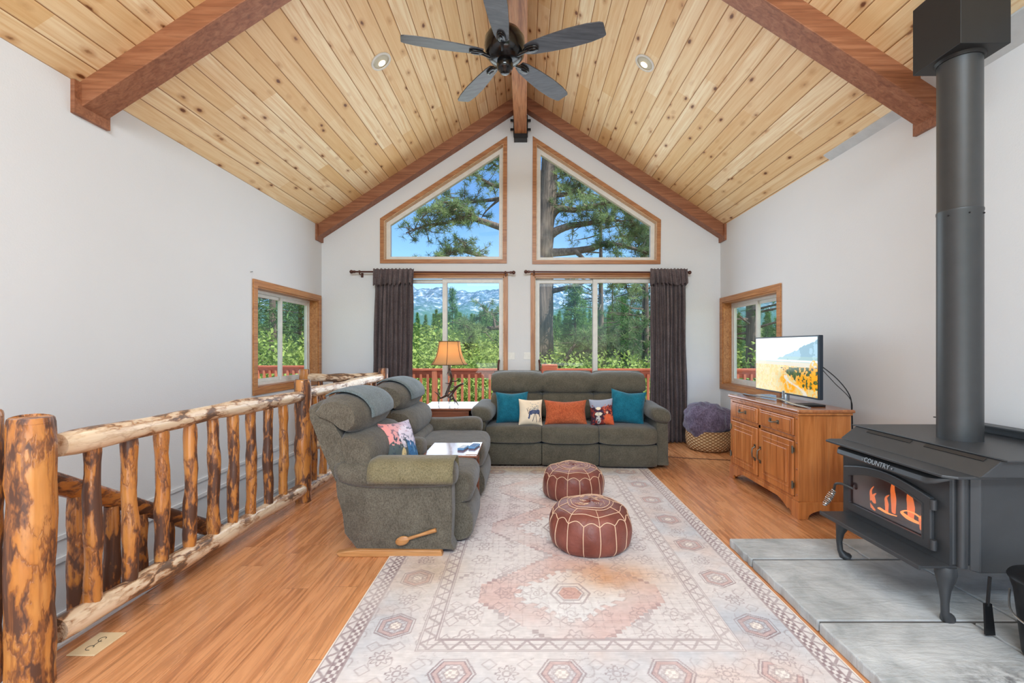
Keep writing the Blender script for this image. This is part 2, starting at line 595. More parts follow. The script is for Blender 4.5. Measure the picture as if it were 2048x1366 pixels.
def leather_mat():
    m = Mat('pouf_leather', .42, spec=.45)
    v = m.pos()
    c = m.mix(m.ramp(m.noise(v, 7, 4), [(.3, 0), (.7, 1)]), srgb(106, 54, 44), srgb(138, 78, 66))
    m.col(c)
    m.bump(m.math('ADD', m.noise(v, 14, 4, .6, 1.5), m.math('MULTIPLY', m.noise(v, 160, 2), .15)), .4, .012)
    return m.m

def basket_mat():
    m = Mat('wicker', .7)
    v = m.pos()
    x, y, z = m.sep(v)
    a = m.math('ARCTAN2', m.math('SUBTRACT', y, 0.0), m.math('SUBTRACT', x, 0.0))
    w = m.math('MULTIPLY', m.math('SINE', m.math('MULTIPLY', a, 26.0)), m.math('SINE', m.math('MULTIPLY', z, 170.0)))
    c = m.mix(m.ramp(w, [(.0, 1), (.6, 0)]), srgb(222, 192, 148), srgb(160, 120, 78))
    m.col(c); m.bump(w, .8, .01)
    return m.m

def ground_mat():
    m = Mat('forest_floor', .95)
    v = m.pos()
    m.col(m.ramp(m.noise(v, .6, 5), [(.3, srgb(60, 78, 34)), (.5, srgb(98, 118, 52)), (.7, srgb(142, 138, 90))]))
    return m.m

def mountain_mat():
    m = Mat('haze_tinted_granite', .95, spec=.1)
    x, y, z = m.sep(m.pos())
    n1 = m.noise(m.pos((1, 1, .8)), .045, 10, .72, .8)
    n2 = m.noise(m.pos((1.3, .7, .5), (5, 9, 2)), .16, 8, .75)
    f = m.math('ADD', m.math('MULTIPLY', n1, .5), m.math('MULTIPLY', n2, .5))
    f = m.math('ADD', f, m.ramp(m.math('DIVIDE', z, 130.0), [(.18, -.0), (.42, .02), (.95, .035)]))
    c = m.ramp(f, [(.42, srgb(62, 96, 108)), (.51, srgb(86, 118, 142)), (.555, srgb(120, 148, 174)), (.615, srgb(206, 214, 222))])  # blue distance haze is painted into rock and, below, forest colours
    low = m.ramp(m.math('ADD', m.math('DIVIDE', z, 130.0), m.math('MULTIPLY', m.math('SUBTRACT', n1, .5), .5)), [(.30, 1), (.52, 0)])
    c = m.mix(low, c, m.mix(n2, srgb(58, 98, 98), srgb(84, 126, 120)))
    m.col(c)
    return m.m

M = dict(
    wall=wall_mat(), ceil=ceil_mat(), floor=floor_mat(),
    beam=stain_mat('stained_beam', (124, 74, 48), (148, 94, 64), (168, 114, 82), 0, .5),
    beam_y=stain_mat('stained_beam_long', (140, 84, 50), (184, 124, 80), (200, 146, 102), 1, .5),
    trimw=stain_mat('oak_trim_vertical', (150, 96, 56), (178, 122, 76), (196, 142, 96), 2, .4),
    trimh=stain_mat('oak_trim_horizontal', (144, 90, 54), (172, 116, 72), (192, 138, 92), 0, .4),
    trimy=stain_mat('oak_trim_deep', (150, 92, 48), (182, 122, 70), (200, 144, 90), 1, .4),
    vinyl=plain('white_vinyl', (222, 220, 214), .4),
    glass=glass_mat(),
    log=log_mat('log_upright', 2), logy=log_mat('log_along_railing', 1, True), logx=log_mat('log_across', 0, True),
    logd=log_mat('log_stair', 1), 
    greybd=plain('grey_board', (196, 200, 202), .6),
    sofa=fabric_mat('sofa_chenille', (86, 82, 71), (106, 100, 87)),
    chair=fabric_mat('recliner_chenille', (90, 83, 72), (116, 109, 96)),
    chaircov=fabric_mat('cover_chenille', (98, 108, 110), (124, 134, 136)),
    armcov=fabric_mat('arm_cover_chenille', (122, 112, 82), (140, 130, 102)),
    curtain=fabric_mat('curtain_cloth', (92, 80, 82), (116, 104, 104), 300, sheen=.15, bump=.15),
    teal=fabric_mat('teal_velvet', (18, 92, 114), (34, 122, 146), 500, .8, .4, .3),
    rust=fabric_mat('rust_chenille', (184, 88, 54), (208, 112, 74), 300, .95, .2, .6),
    fur=fabric_mat('plum_fur', (78, 66, 84), (128, 116, 140), 160, .9, .6, .8),
    console=stain_mat('maple_console', (160, 90, 42), (194, 120, 64), (212, 144, 86), 2, .3, .3, .5),
    consoletop=stain_mat('maple_console_top', (146, 84, 48), (172, 108, 66), (190, 128, 84), 1, .18, .4, .5),
    cherry=stain_mat('cherry_table', (112, 62, 44), (140, 84, 62), (158, 102, 78), 0, .16, .5, .6),
    spoon=stain_mat('spoon_wood', (160, 104, 56), (186, 130, 76), (200, 146, 94), 0, .4, .2),
    rodm=plain('rod_bronze', (86, 52, 44), .35, .3),
    black=plain('black_metal', (26, 26, 28), .45, .3),
    fanm=plain('fan_black', (20, 20, 22), .22, .6, coat=.5),
    blade=stain_mat('fan_blade_wood', (52, 54, 60), (70, 72, 78), (88, 90, 98), 0, .42, .1),
    stove=plain('stove_paint', (66, 68, 71), .42, .3, bump=(300, .12, .002)),
    pipe=plain('pipe_paint', (68, 70, 72), .40, .4, bump=(240, .08, .002)),
    boxm=plain('support_box_paint', (42, 43, 44), .5, .3),
    steel=plain('brushed_steel', (190, 190, 188), .25, .9),
    brass=plain('antique_metal', (120, 112, 98), .35, .8),
    slate=slate_mat(), leather=leather_mat(), wicker=basket_mat(),
    thread=plain('cream_thread', (226, 190, 160), .7),
    tvb=plain('tv_bezel', (38, 48, 60), .3, .2),
    attr=attr_mat('printed_cloth'),
    rug=attr_mat('rug_weave', .95, 420, .25),
    tv=attr_mat('tv_screen', .12, 0, 0, 0, .62, .5),
    fixture=plain('fixture_white', (210, 206, 198), .35),
    baffle=plain('fixture_baffle', (150, 138, 118), .3, .6),
    bulb=emit_mat('lamp_bulb', (1, .82, .52, 1), 6),
    antler=stain_mat('antler', (44, 28, 20), (66, 42, 30), (96, 68, 50), 2, .4),
    shade_dark=plain('shade_ribbon', (88, 60, 42), .7),
    redwood=stain_mat('redwood_stain', (176, 84, 58), (200, 104, 76), (214, 122, 92), 0, .6),
    redwoodv=stain_mat('redwood_stain_upright', (176, 92, 66), (198, 114, 84), (214, 132, 102), 2, .6),
    deck=stain_mat('deck_boards', (150, 136, 120), (176, 160, 142), (196, 182, 166), 0, .8),
    bark=stain_mat('pine_bark', (70, 62, 58), (106, 94, 86), (140, 124, 112), 2, .95, 0, .5),
    pine=leaf_mat('pine_needles', (92, 122, 90), (172, 192, 128)),
    pine_d=leaf_mat('dark_pine_needles', (62, 98, 66), (120, 154, 88)),
    fir=leaf_mat('fir_needles', (74, 116, 76), (138, 176, 96)),
    bush=leaf_mat('bush_leaves', (118, 150, 70), (188, 204, 118)),
    jamb=stain_mat('pale_oak_jamb', (196, 152, 112), (216, 178, 138), (228, 194, 158), 0, .4),
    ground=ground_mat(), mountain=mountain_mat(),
    plate=plain('switch_plate', (228, 226, 220), .35),
    vent=plain('cream_vent', (228, 202, 160), .4),
    dark=plain('dark_line', (38, 34, 32), .6),
    mortar=plain('hearth_mortar', (96, 96, 96), .9),
    blue=plain('remote_blue', (108, 158, 206), .4),
    white=plain('white_print', (232, 232, 232), .5),
    navy=plain('remote_navy', (40, 80, 140), .4),
    silver=plain('tv_stand_silver', (176, 186, 194), .25, .8),
    stucco=plain('exterior_soffit', (206, 196, 200), .8),
    letter=plain('raised_letter', (150, 152, 154), .35, .7),
)
def shade_mat():
    m = Mat('lamp_shade_cloth', .8)
    nt_ = m.nt
    df = nt_.nodes.new('ShaderNodeBsdfDiffuse'); df.inputs[0].default_value = srgb(226, 190, 146)
    tl = nt_.nodes.new('ShaderNodeBsdfTranslucent'); tl.inputs[0].default_value = srgb(236, 196, 140)
    mx = nt_.nodes.new('ShaderNodeMixShader'); mx.inputs[0].default_value = .55
    nt_.links.new(df.outputs[0], mx.inputs[1]); nt_.links.new(tl.outputs[0], mx.inputs[2])
    nt_.links.new(mx.outputs[0], nt_.nodes['Material Output'].inputs[0])
    return m.m
M['shade'] = shade_mat()

# ================================================================== ROOM SHELL
XL, XR, XM, YB = -2.713, 2.607, -0.053, 6.07
ZA, SL = 4.577, 0.648
YR = -2.2
def zc(x): return ZA - SL*abs(x - XM)
def P2(px, py): 
    w = W(px, py, YB); return (w.x, w.z)

def inset(poly, d):
    """offset a convex polygon inwards by d"""
    n = len(poly)
    A = sum(poly[i][0]*poly[(i+1) % n][1] - poly[(i+1) % n][0]*poly[i][1] for i in range(n))
    s = 1 if A > 0 else -1
    L = []
    for i in range(n):
        x0, y0 = poly[i]; x1, y1 = poly[(i+1) % n]
        dx, dy = x1-x0, y1-y0; l = math.hypot(dx, dy)
        nx, ny = -dy/l*s, dx/l*s
        L.append(((x0+nx*d, y0+ny*d), (dx, dy)))
    out_ = []
    for i in range(n):
        (p, u), (q, w) = L[i-1], L[i]
        den = u[0]*w[1]-u[1]*w[0]
        t = ((q[0]-p[0])*w[1]-(q[1]-p[1])*w[0])/den
        out_.append((p[0]+u[0]*t, p[1]+u[1]*t))
    return out_

# floor (stops at the stairwell)
XE = -1.93
m = MB(); m.box(XE, XR+.02, YR, YB+.1, -.28, 0); m.box(XL, XE, 5.55, YB+.1, -.28, 0); m.box(XL, XE, YR, 1.45, -.28, 0)
struct('floor', m, M['floor'])
m = MB(); m.box(XE-.02, XE, 1.45, 5.55, -.3, .012); m.box(XL, XE, 5.53, 5.55, -.3, .012)
struct('trim_1', m, M['wall'])
# stairwell below
m = MB(); m.box(XE+.0, XE+.05, 1.4, 5.6, -2.6, -.3)
struct('wall_stairwell', m, M['wall'])
m = MB(); m.box(XL-.1, XE+.05, 5.56, 5.62, -2.6, -.285)
struct('wall_stairwell_end', m, M['wall'])
m = MB()
for i in range(13):
    m.box(XL+.01, -2.08, 1.45+.25*i, 1.45+.25*(i+1)+.02, -.19*(i+1)-.04, -.19*(i+1))
    m.box(XL+.01, -2.08, 1.45+.25*i, 1.45+.25*i+.02, -.19*(i+1), -.19*i-.0)
struct('floor_stairs', m, M['floor'])
m = MB(); m.box(XL, XE, 1.4, 5.6, -2.75, -2.6)
struct('floor_lower', m, M['floor'])

# left and right walls with a window hole each
def side_wall(name, x0, x1, ya, yb, za, zb, zlow, top):
    m = MB()
    m.box(x0, x1, YR, ya, zlow, top); m.box(x0, x1, yb, YB+.15, zlow, top)
    m.box(x0, x1, ya, yb, zlow, za); m.box(x0, x1, ya, yb, zb, top)
    return struct(name, m, M['wall'])
LW = (4.585, 5.965, .83, 1.875)     # hole of the left window: y0 y1 z0 z1
RW = (4.68, 5.99, .765, 1.845)
side_wall('wall_left', XL-.16, XL, *LW, -2.7, zc(XL)+.02)
side_wall('wall_right', XR, XR+.16, *RW, -.28, zc(XR)+.02)
# mouldings on the stair side of the left wall
m = MB(); m.box(XL, XL+.012, 1.4, 5.55, .13, .155); m.box(XL, XL+.018, 1.4, 5.55, .0, .028); m.box(XL, XL+.012, 1.4, 5.55, -.32, -.295)
struct('trim_2', m, M['wall'])

# back wall in strips round the openings
hx = [(P2(766, 0)[0], P2(1009, 0)[0]), (P2(1068, 0)[0], P2(1316, 0)[0])]
ZD = P2(0, 553)[1]; ZT0 = P2(0, 523)[1]
trL = [P2(760.5, 437.5), P2(760.5, 527), P2(1013.5, 527), P2(1014.5, 273)]
trR = [P2(1065.5, 273), P2(1064.5, 528.5), P2(1320.5, 528.5), P2(1321.5, 440)]
holeL = inset(trL, .035); holeR = inset(trR, .035)
m = MB()
y0, y1 = YB, YB+.15
def strip(poly): m.prism(poly, y0, y1, 'y')
xa, xb = holeL[1][0], holeL[2][0]
xc_, xd = holeR[1][0], holeR[2][0]
strip([(XL-.16, -.28), (xa, -.28), (xa, zc(xa)), (XL-.16, zc(XL-.16))])
strip([(xa, ZD), (xb, ZD), (xb, ZT0), (xa, ZT0)])
strip([(xa, holeL[0][1]), (xb, holeL[3][1]), (xb, zc(xb)), (xa, zc(xa))])
strip([(xb, -.28), (xc_, -.28), (xc_, zc(xc_)), (XM, ZA), (xb, zc(xb))])
strip([(xc_, ZD), (xd, ZD), (xd, holeR[1][1]), (xc_, holeR[1][1])])
strip([(xc_, holeR[0][1]), (xd, holeR[3][1]), (xd, zc(xd)), (xc_, zc(xc_))])
strip([(xd, -.28), (XR+.16, -.28), (XR+.16, zc(XR+.16)), (xd, zc(xd))])
struct('wall_back', m, M['wall'])

# ceiling: two slopes of pine boards, eaves outside
m = MB()
m.prism([(XM, ZA), (XL-.16, zc(XL-.16)), (XL-.16, zc(XL-.16)+.14), (XM, ZA+.14)], YR, 6.8, 'y')
m.prism([(XM, ZA), (XM, ZA+.14), (XR+.16, zc(XR+.16)+.14), (XR+.16, zc(XR+.16))], YR, 6.8, 'y')
struct('ceiling', m, M['ceil'])
m = MB()
m.prism([(XL-.17, zc(XL-.17)), (-3.95, zc(-3.95)), (-3.95, zc(-3.95)+.14), (XL-.17, zc(XL-.17)+.14)], YR, 6.8, 'y')
m.prism([(XR+.17, zc(XR+.17)), (XR+.17, zc(XR+.17)+.14), (3.85, zc(3.85)+.14), (3.85, zc(3.85))], YR, 6.8, 'y')
struct('trim_3', m, M['stucco'])
# grey unfinished board along the right wall
m = MB()
xg = 2.47
m.prism([(xg, zc(xg)-.001), (XR, zc(XR)-.001), (XR, zc(XR)-.012), (xg, zc(xg)-.012)], YR, 3.05, 'y')
m.prism([(2.545, zc(2.545)-.001), (XR, zc(XR)-.001), (XR, zc(XR)-.010), (2.545, zc(2.545)-.010)], 3.0, 3.88, 'y')
struct('trim_4', m, M['greybd'])

# beams on the slopes
def rafter(n, side, ya, yb, d, plate=True):
    xw = XL if side < 0 else XR
    xr_ = XM + side*.08
    m = MB()
    m.prism([(xr_, zc(xr_)+.01), (xw, zc(xw)+.01), (xw, zc(xw)-d), (xr_, zc(xr_)-d)], ya, yb, 'y')
    o = struct('trim_%d' % n, m, M['beam'], bevel=.004)
    if plate:
        q = MB()
        q.box(min(xw, xw-side*.025), max(xw, xw-side*.025), ya-.045, yb+.02, zc(xw)-d-.045, zc(xw)-.0)
        q.build('end_plate', M['beam'], o, smooth=False)
    return o
rafter(5, -1, 2.76, 2.93, .155)
rafter(6, 1, 2.84, 3.01, .155)
rafter(7, -1, 5.93, YB, .165)
rafter(8, 1, 5.93, YB, .165)
# ridge beam with its metal hanger
m = MB(); m.box(XM-.085, XM+.075, YR, YB, 4.05, ZA-.02)
rb = struct('trim_9', m, M['beam_y'], bevel=.004)
q = MB(); q.box(XM-.092, XM+.082, YB-.12, YB, 3.985, 4.05)
q.box(XM-.1, XM-.085, YB-.1, YB, 4.05, 4.30).box(XM+.075, XM+.09, YB-.1, YB, 4.05, 4.30)
for z_ in (4.12, 4.24):
    q.box(XM-.14, XM-.1, YB-.07, YB-.04, z_, z_+.022).box(XM+.09, XM+.13, YB-.07, YB-.04, z_, z_+.022)
q.build('beam_hanger', M['black'], rb, smooth=False)

# ------------------------------------------------------------------ windows and doors
def pane(name, mb, par): return mb.build(name, M['glass'], par, smooth=False)
def transom(n, poly):
    r = thing('window_%d' % n, None, None, ((poly[1][0]+poly[2][0])/2, YB, poly[1][1])); r['kind'] = 'structure'
    a = inset(poly, .05); hole = inset(poly, .035)
    MB().ringprism(poly, a, YB-.018, YB, 'y').build('casing', M['trimh'], r, smooth=False, bevel=.003)
    MB().ringprism(hole, inset(hole, .022), YB-.004, YB+.09, 'y').build('jamb', M['jamb'], r, smooth=False)
    f0 = inset(hole, .004); f1 = inset(hole, .075)
    MB().ringprism(f0, f1, YB+.085, YB+.15, 'y').build('frame', M['vinyl'], r, smooth=False, bevel=.004)
    g = inset(hole, .07)
    MB().prism(g, YB+.115, YB+.12, 'y').build('pane', M['glass'], r, smooth=False)
transom(1, trL); transom(2, trR)

def slider(n, x0, x1, handle_x, side):
    r = thing('door_%d' % n, None, None, ((x0+x1)/2, YB, 0)); r['kind'] = 'structure'
    t = .055
    outer = [(x0-t+.01, 0), (x0-t+.01, ZD+t-.01), (x1+t-.01, ZD+t-.01), (x1+t-.01, 0)]
    m = MB(); m.box(x0-t+.01, x0+.01, YB-.018, YB, 0, ZD+t-.01).box(x1-.01, x1+t-.01, YB-.018, YB, 0, ZD+t-.01)
    m.build('casing', M['trimw'], r, smooth=False, bevel=.003)
    MB().box(x0+.01, x1-.01, YB-.018, YB, ZD-.008, ZD+t-.01).build('head_casing', M['trimh'], r, smooth=False, bevel=.003)
    m = MB(); m.box(x0, x0+.02, YB, YB+.07, 0, ZD).box(x1-.02, x1, YB, YB+.07, 0, ZD).box(x0, x1, YB, YB+.07, ZD-.02, ZD)
    m.build('jamb', M['jamb'], r, smooth=False)
    MB().box(x0+.01, x1-.01, YB+.0, YB+.15, 0, .03).build('sill', M['steel'], r, smooth=False)
    xm = (x0+x1)/2
    def leaf(nm, a, b, yy):
        s = .062; zt = ZD-.022; zb = .03
        o = MB().ringprism([(a, zb), (b, zb), (b, zt), (a, zt)], [(a+s, zb+.09), (b-s, zb+.09), (b-s, zt-.055), (a+s, zt-.055)], yy, yy+.035, 'y').build(nm, M['vinyl'], r, smooth=False, bevel=.004)
        MB().box(a+s-.01, b-s+.01, yy+.014, yy+.02, zb+.08, zt-.045).build('pane', M['glass'], o, smooth=False)
        return o
    l1 = leaf('fixed_panel' if side > 0 else 'fixed_panel', x0+.015, xm+.03, YB+.105)
    l2 = leaf('sliding_panel', xm-.03, x1-.015, YB+.065)
    k = MB(); zh = W(0, 735, 6.0).z
    k.tube(smooth_open([(handle_x, YB+.06, zh+.09), (handle_x, YB+.0, zh+.085), (handle_x-side*.006, YB-.03, zh+.03), (handle_x-side*.006, YB-.03, zh-.05), (handle_x, YB, zh-.085), (handle_x, YB+.06, zh-.09)], 5), .013, 8)
    o = k.build('handle', M['rodm'], r)
slider(1, hx[0][0], hx[0][1], hx[0][1]-.075, 1)
slider(2, hx[1][0], hx[1][1], hx[1][0]+.07, -1)

def side_window(n, xw, side, ya, yb, za, zb):
    r = thing('window_%d' % n, None, None, (xw, (ya+yb)/2, za)); r['kind'] = 'structure'
    t = .06; s = side
    def X(a, b): return (min(xw+s*a, xw+s*b), max(xw+s*a, xw+s*b))
    hole = [(ya, za), (yb, za), (yb, zb), (ya, zb)]
    out_ = [(ya-t, za-t), (yb+t, za-t), (yb+t, zb+t), (ya-t, zb+t)]
    MB().ringprism(out_, inset(hole, .006), *X(-.02, 0), 'x').build('casing', M['trimy'], r, smooth=False, bevel=.003)
    MB().ringprism(hole, inset(hole, .02), *X(-.005, .115), 'x').build('jamb', M['trimy'], r, smooth=False)
    fr = MB().ringprism(inset(hole, .0), inset(hole, .05), *X(.1, .16), 'x').build('frame', M['vinyl'], r, smooth=False, bevel=.003)
    ym = (ya+yb)/2
    for nm, a, b, o_ in (('fixed_sash', ya+.05, ym+.02, .128), ('sliding_sash', ym-.02, yb-.05, .105)):
        zz0, zz1 = za+.05, zb-.05
        q = MB().ringprism([(a, zz0), (b, zz0), (b, zz1), (a, zz1)], [(a+.035, zz0+.035), (b-.035, zz0+.035), (b-.035, zz1-.035), (a+.035, zz1-.035)], *X(o_, o_+.022), 'x').build(nm, M['vinyl'], r, smooth=False, bevel=.003)
        MB().box(*X(o_+.008, o_+.013), a+.03, b-.03, zz0+.03, zz1-.03).build('pane', M['glass'], q, smooth=False)
side_window(3, XL, -1, *LW)
side_window(4, XR, 1, *RW)

# ------------------------------------------------------------------ log railing
def RX(y): return -1.845 + (y-1.69)*(.08/3.95)
def log(a, b, r0, r1, n=14, bend=.01, wob=.06, seg=16, taper=True):
    bend *= .55
    a = Vector(a); b = Vector(b); pts = []; rad = []
    d = (b-a).normalized(); s1 = d.orthogonal().normalized(); s2 = d.cross(s1)
    ph = random.random()*6; k = random.random()*6
    for i in range(seg+1):
        t = i/seg
        w = bend*(math.sin(ph+t*7)+.5*math.sin(k+t*15))
        pts.append(a+(b-a)*t + s1*w + s2*bend*math.cos(k+t*6)*.7)
        r = r0+(r1-r0)*t
        r *= 1+.07*math.sin(k*2+t*11)+.05*math.sin(ph*3+t*23)
        rad.append(r)
    if taper:
        pts = [a-(b-a).normalized()*0.0 + (pts[0]-a)] + pts[1:]
        rad[0] *= .93; rad[-1] *= .93
    return MB().tube(pts, rad, n, True, wob)

posts = {}
def post(name_label, x, y, ztop, r=.066, zb=0.0, group=None):
    t = thing('log_post', name_label, 'post', (x, y, zb), 0, group)
    pts = [(x+random.uniform(-.004, .004), y+random.uniform(-.004, .004), z_) for z_ in np.linspace(zb, ztop-.02, 15)]
    rad = [r*(1+random.uniform(-.035, .035)) for _ in pts]
    mb = MB().tube(pts + [(x, y, ztop-.006), (x, y, ztop)], rad+[r*.96, r*.88], 20, True, .03)
    mb.build('post_shaft', M['log'], t, sharp=50)
    return t
post('stout debarked log post, large in the left foreground', -1.818, 1.676, .992, .0665)
post('log post half cut off by the left edge of the photo, beside the foreground post', -1.99, 1.66, 1.02, .06)
post('log post in the middle of the long railing, left of the near recliner', RX(3.70), 3.70, .988, .062)
post('log post at the far end of the railing, in front of the left dark curtain', -1.745, 5.60, .995, .06)
post('log post against the left wall below the left window corner', -2.655, 5.47, .99, .055)

def rail(label, a, b, r, mat, nm='log_rail'):
    o = log(a, b, r, r*1.02, 16, .008, .05, 26).build(nm, mat, sharp=60)
    return tag(o, label, 'railing log')
G = 'horizontal logs of the railing'
rail('thick top log of the near railing section, grey-white with peeled bark', (RX(1.80), 1.795, .868), (RX(3.66), 3.66, .862), .047, M['logy'])
rail('bottom log of the near railing section, along the floor edge', (RX(1.79), 1.79, .135), (RX(3.66), 3.66, .10), .05, M['logy'])
rail('pale top log of the far railing section, behind the recliners', (RX(3.74), 3.74, .872), (-1.755, 5.55, .885), .047, M['logy'])
rail('bottom log of the far railing section, behind the recliners', (RX(3.74), 3.74, .09), (-1.755, 5.55, .09), .045, M['logy'])
rail('knobbly cross log at the far end of the stairwell, reaching the left wall', (-2.61, 5.49, .885), (-1.80, 5.58, .885), .05, M['logx'])
rail('bottom cross log at the far end of the stairwell', (-2.61, 5.49, .09), (-1.80, 5.58, .09), .045, M['logx'])

near_px = [185, 260, 325, 380, 428, 467, 503, 537, 567]
ys = []
for px in near_px:
    y = 1.83*F/(CX-px); ys.append(RX(y)*-F/(CX-px)*1.0)
def ordinal(i): return ['first', 'second', 'third', 'fourth', 'fifth', 'sixth', 'seventh', 'eighth', 'ninth', 'tenth'][i]
for i, y in enumerate(ys):
    x = RX(y)
    o = log((x, y, .15), (x+random.uniform(-.006, .006), y+random.uniform(-.006, .006), .845), .0325, .031, 12, .005, .07, 16).build('log_baluster', M['log'], sharp=60)
    tag(o, '%s upright log of the near railing section, counted from the foreground post' % ordinal(i), 'baluster', 'uprights of the near railing section')
yy = 3.87
i = 0
while yy < 5.5:
    x = RX(yy)
    o = log((x, yy, .11), (x, yy, .85), .032, .031, 12, .005, .07, 12).build('log_baluster', M['log'], sharp=60)
    tag(o, '%s upright log of the far railing section, counted from the middle post' % ordinal(i), 'baluster', 'uprights of the far railing section')
    yy += .185; i += 1
for i, t in enumerate((.16, .39, .62, .85)):
    x = -2.61+.81*t; y = 5.49+.09*t
    o = log((x, y, .11), (x, y, .85), .034, .033, 12, .004, .07, 12).build('log_baluster', M['log'], sharp=60)
    tag(o, '%s short upright of the cross railing, counted from the left wall' % ordinal(i), 'baluster', 'uprights of the cross railing')
# stair handrail going down
HS = -.60
def hz(y): return .66+(y-1.96)*HS
o = log((-2.0, 1.70, hz(1.70)), (-2.0, 4.2, hz(4.2)), .042, .042, 14, .006, .05, 20).build('stair_handrail', M['logd'], sharp=60)
tag(o, 'dark log handrail sloping down the stairs behind the railing', 'handrail')
o = log((-2.0, 1.70, hz(1.70)-.74), (-2.0, 4.2, hz(4.2)-.74), .036, .036, 12, .006, .05, 20).build('stair_bottom_log', M['logd'], sharp=60)
tag(o, 'lower log sloping down the stairs under the handrail', 'railing log')
for i in range(9):
    y = 2.03+i*.172
    if i == 2: y -= .01
    o = log((-2.0, y, hz(y)-.74), (-2.0, y, hz(y)-.03), .036, .033, 12, .004, .07, 12).build('stair_baluster', M['log'], sharp=60)
    tag(o, '%s upright under the sloping stair handrail, counted from the top of the stairs' % ordinal(i), 'baluster', 'uprights of the stair handrail')

# ================================================================== OUTSIDE
gy = [(-60, -3.2), (9, -3.2), (20, -3.9), (60, -8), (120, -8), (200, 0), (330, 14), (420, 20)]
def gz(y):
    for (a, b), (c, d) in zip(gy, gy[1:]):
        if y <= c: return b+(d-b)*(y-a)/(c-a)
    return gy[-1][1]
def gridmesh(name, xs, ys_, fz, mat, **k):
    nx, ny = len(xs), len(ys_)
    v = [(x, y, fz(x, y)) for y in ys_ for x in xs]
    f = [(j*nx+i, j*nx+i+1, (j+1)*nx+i+1, (j+1)*nx+i) for j in range(ny-1) for i in range(nx-1)]
    m = MB(); m.add(v, f)
    return m.build(name, mat, **k)
g = gridmesh('ground', np.linspace(-400, 400, 61), np.concatenate([np.linspace(-20, 60, 20), np.linspace(70, 430, 25)]), lambda x, y: gz(y)+.6*math.sin(x*.13)*math.cos(y*.11)*min(1, max(0, (y-12)/40)), M['ground'])
g['kind'] = 'structure'
from mathutils import noise as mn
def mtz(x, y):
    t = min(1, (y-400)/420)
    b = 12 + t*97 + 6*math.sin(x*.022+1.0) - max(0, y-820)*.3
    ridge = mn.fractal(Vector((x*.011, y*.006, 3)), 1, 2.2, 8)
    rill = mn.fractal(Vector((x*.05, y*.012, 9)), 1, 2.2, 5)
    return b + ridge*17*min(1, (y-398)/200) + rill*5*t
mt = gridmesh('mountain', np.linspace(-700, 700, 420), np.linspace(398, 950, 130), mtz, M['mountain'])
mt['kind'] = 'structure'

# deck and its redwood railing
m = MB(); m.box(-3.3, 8, YB+.16, 8.45, -.16, -.06); m.box(-9, -3.3, YB+.16, 9.85, -.16, -.06)
struct('floor_deck', m, M['deck'])
def deck_rail(label, x0, x1, y, z=.865, sp=.125, every=12):
    r = thing('deck_railing', label, 'railing', ((x0+x1)/2, y, -.06))
    m = MB(); m.box(x0, x1, y-.07, y+.07, z-.035, z); m.box(x0, x1, y-.02, y+.02, z-.17, z-.035)
    m.build('top_rail', M['redwood'], r, smooth=False, bevel=.004)
    MB().box(x0, x1, y-.02, y+.02, .02, .14).build('bottom_rail', M['redwood'], r, smooth=False, bevel=.004)
    x = x0+.06; i = 0
    proto = None
    while x < x1:
        if i % every == 0:
            MB().box(x-.045, x+.045, y-.065, y+.025, -.06, z-.035).build('post', M['redwoodv'], r, smooth=False)
        else:
            MB().box(x-.02, x+.02, y-.055, y-.015, .04, z-.1).build('baluster', M['redwoodv'], r, smooth=False)
        x += sp; i += 1
deck_rail('redwood deck railing seen through both glazed doors', -3.2, 5.4, 8.3)
deck_rail('redwood deck railing seen through the left side window', -7.6, -3.45, 9.7)
t = MB(); p = W(1098, 0, 8.2).x
t.box(p-.14, p+.14, 8.0, 8.18, -.06, .95)
tag(t.build('deck_post', M['redwood'], smooth=False, bevel=.01), 'short boxy redwood deck post just left of the right door panel', 'post')

# ---- trees
def clump(m, c, r, n, w=.012, up=.3, droop=0):
    """star of needles"""
    for _ in range(n):
        d = Vector((random.gauss(0, 1), random.gauss(0, 1), random.gauss(0, 1)+up)).normalized()
        l = r*random.uniform(.7, 1.1)
        s = d.orthogonal().normalized()
        s = Matrix.Rotation(random.random()*6.28, 3, d) @ s
        e = c + d*l
        m.add([c - s*w*.4, c + s*w*.4, e + s*w*.25, e - s*w*.25], [(0, 1, 2, 3)])

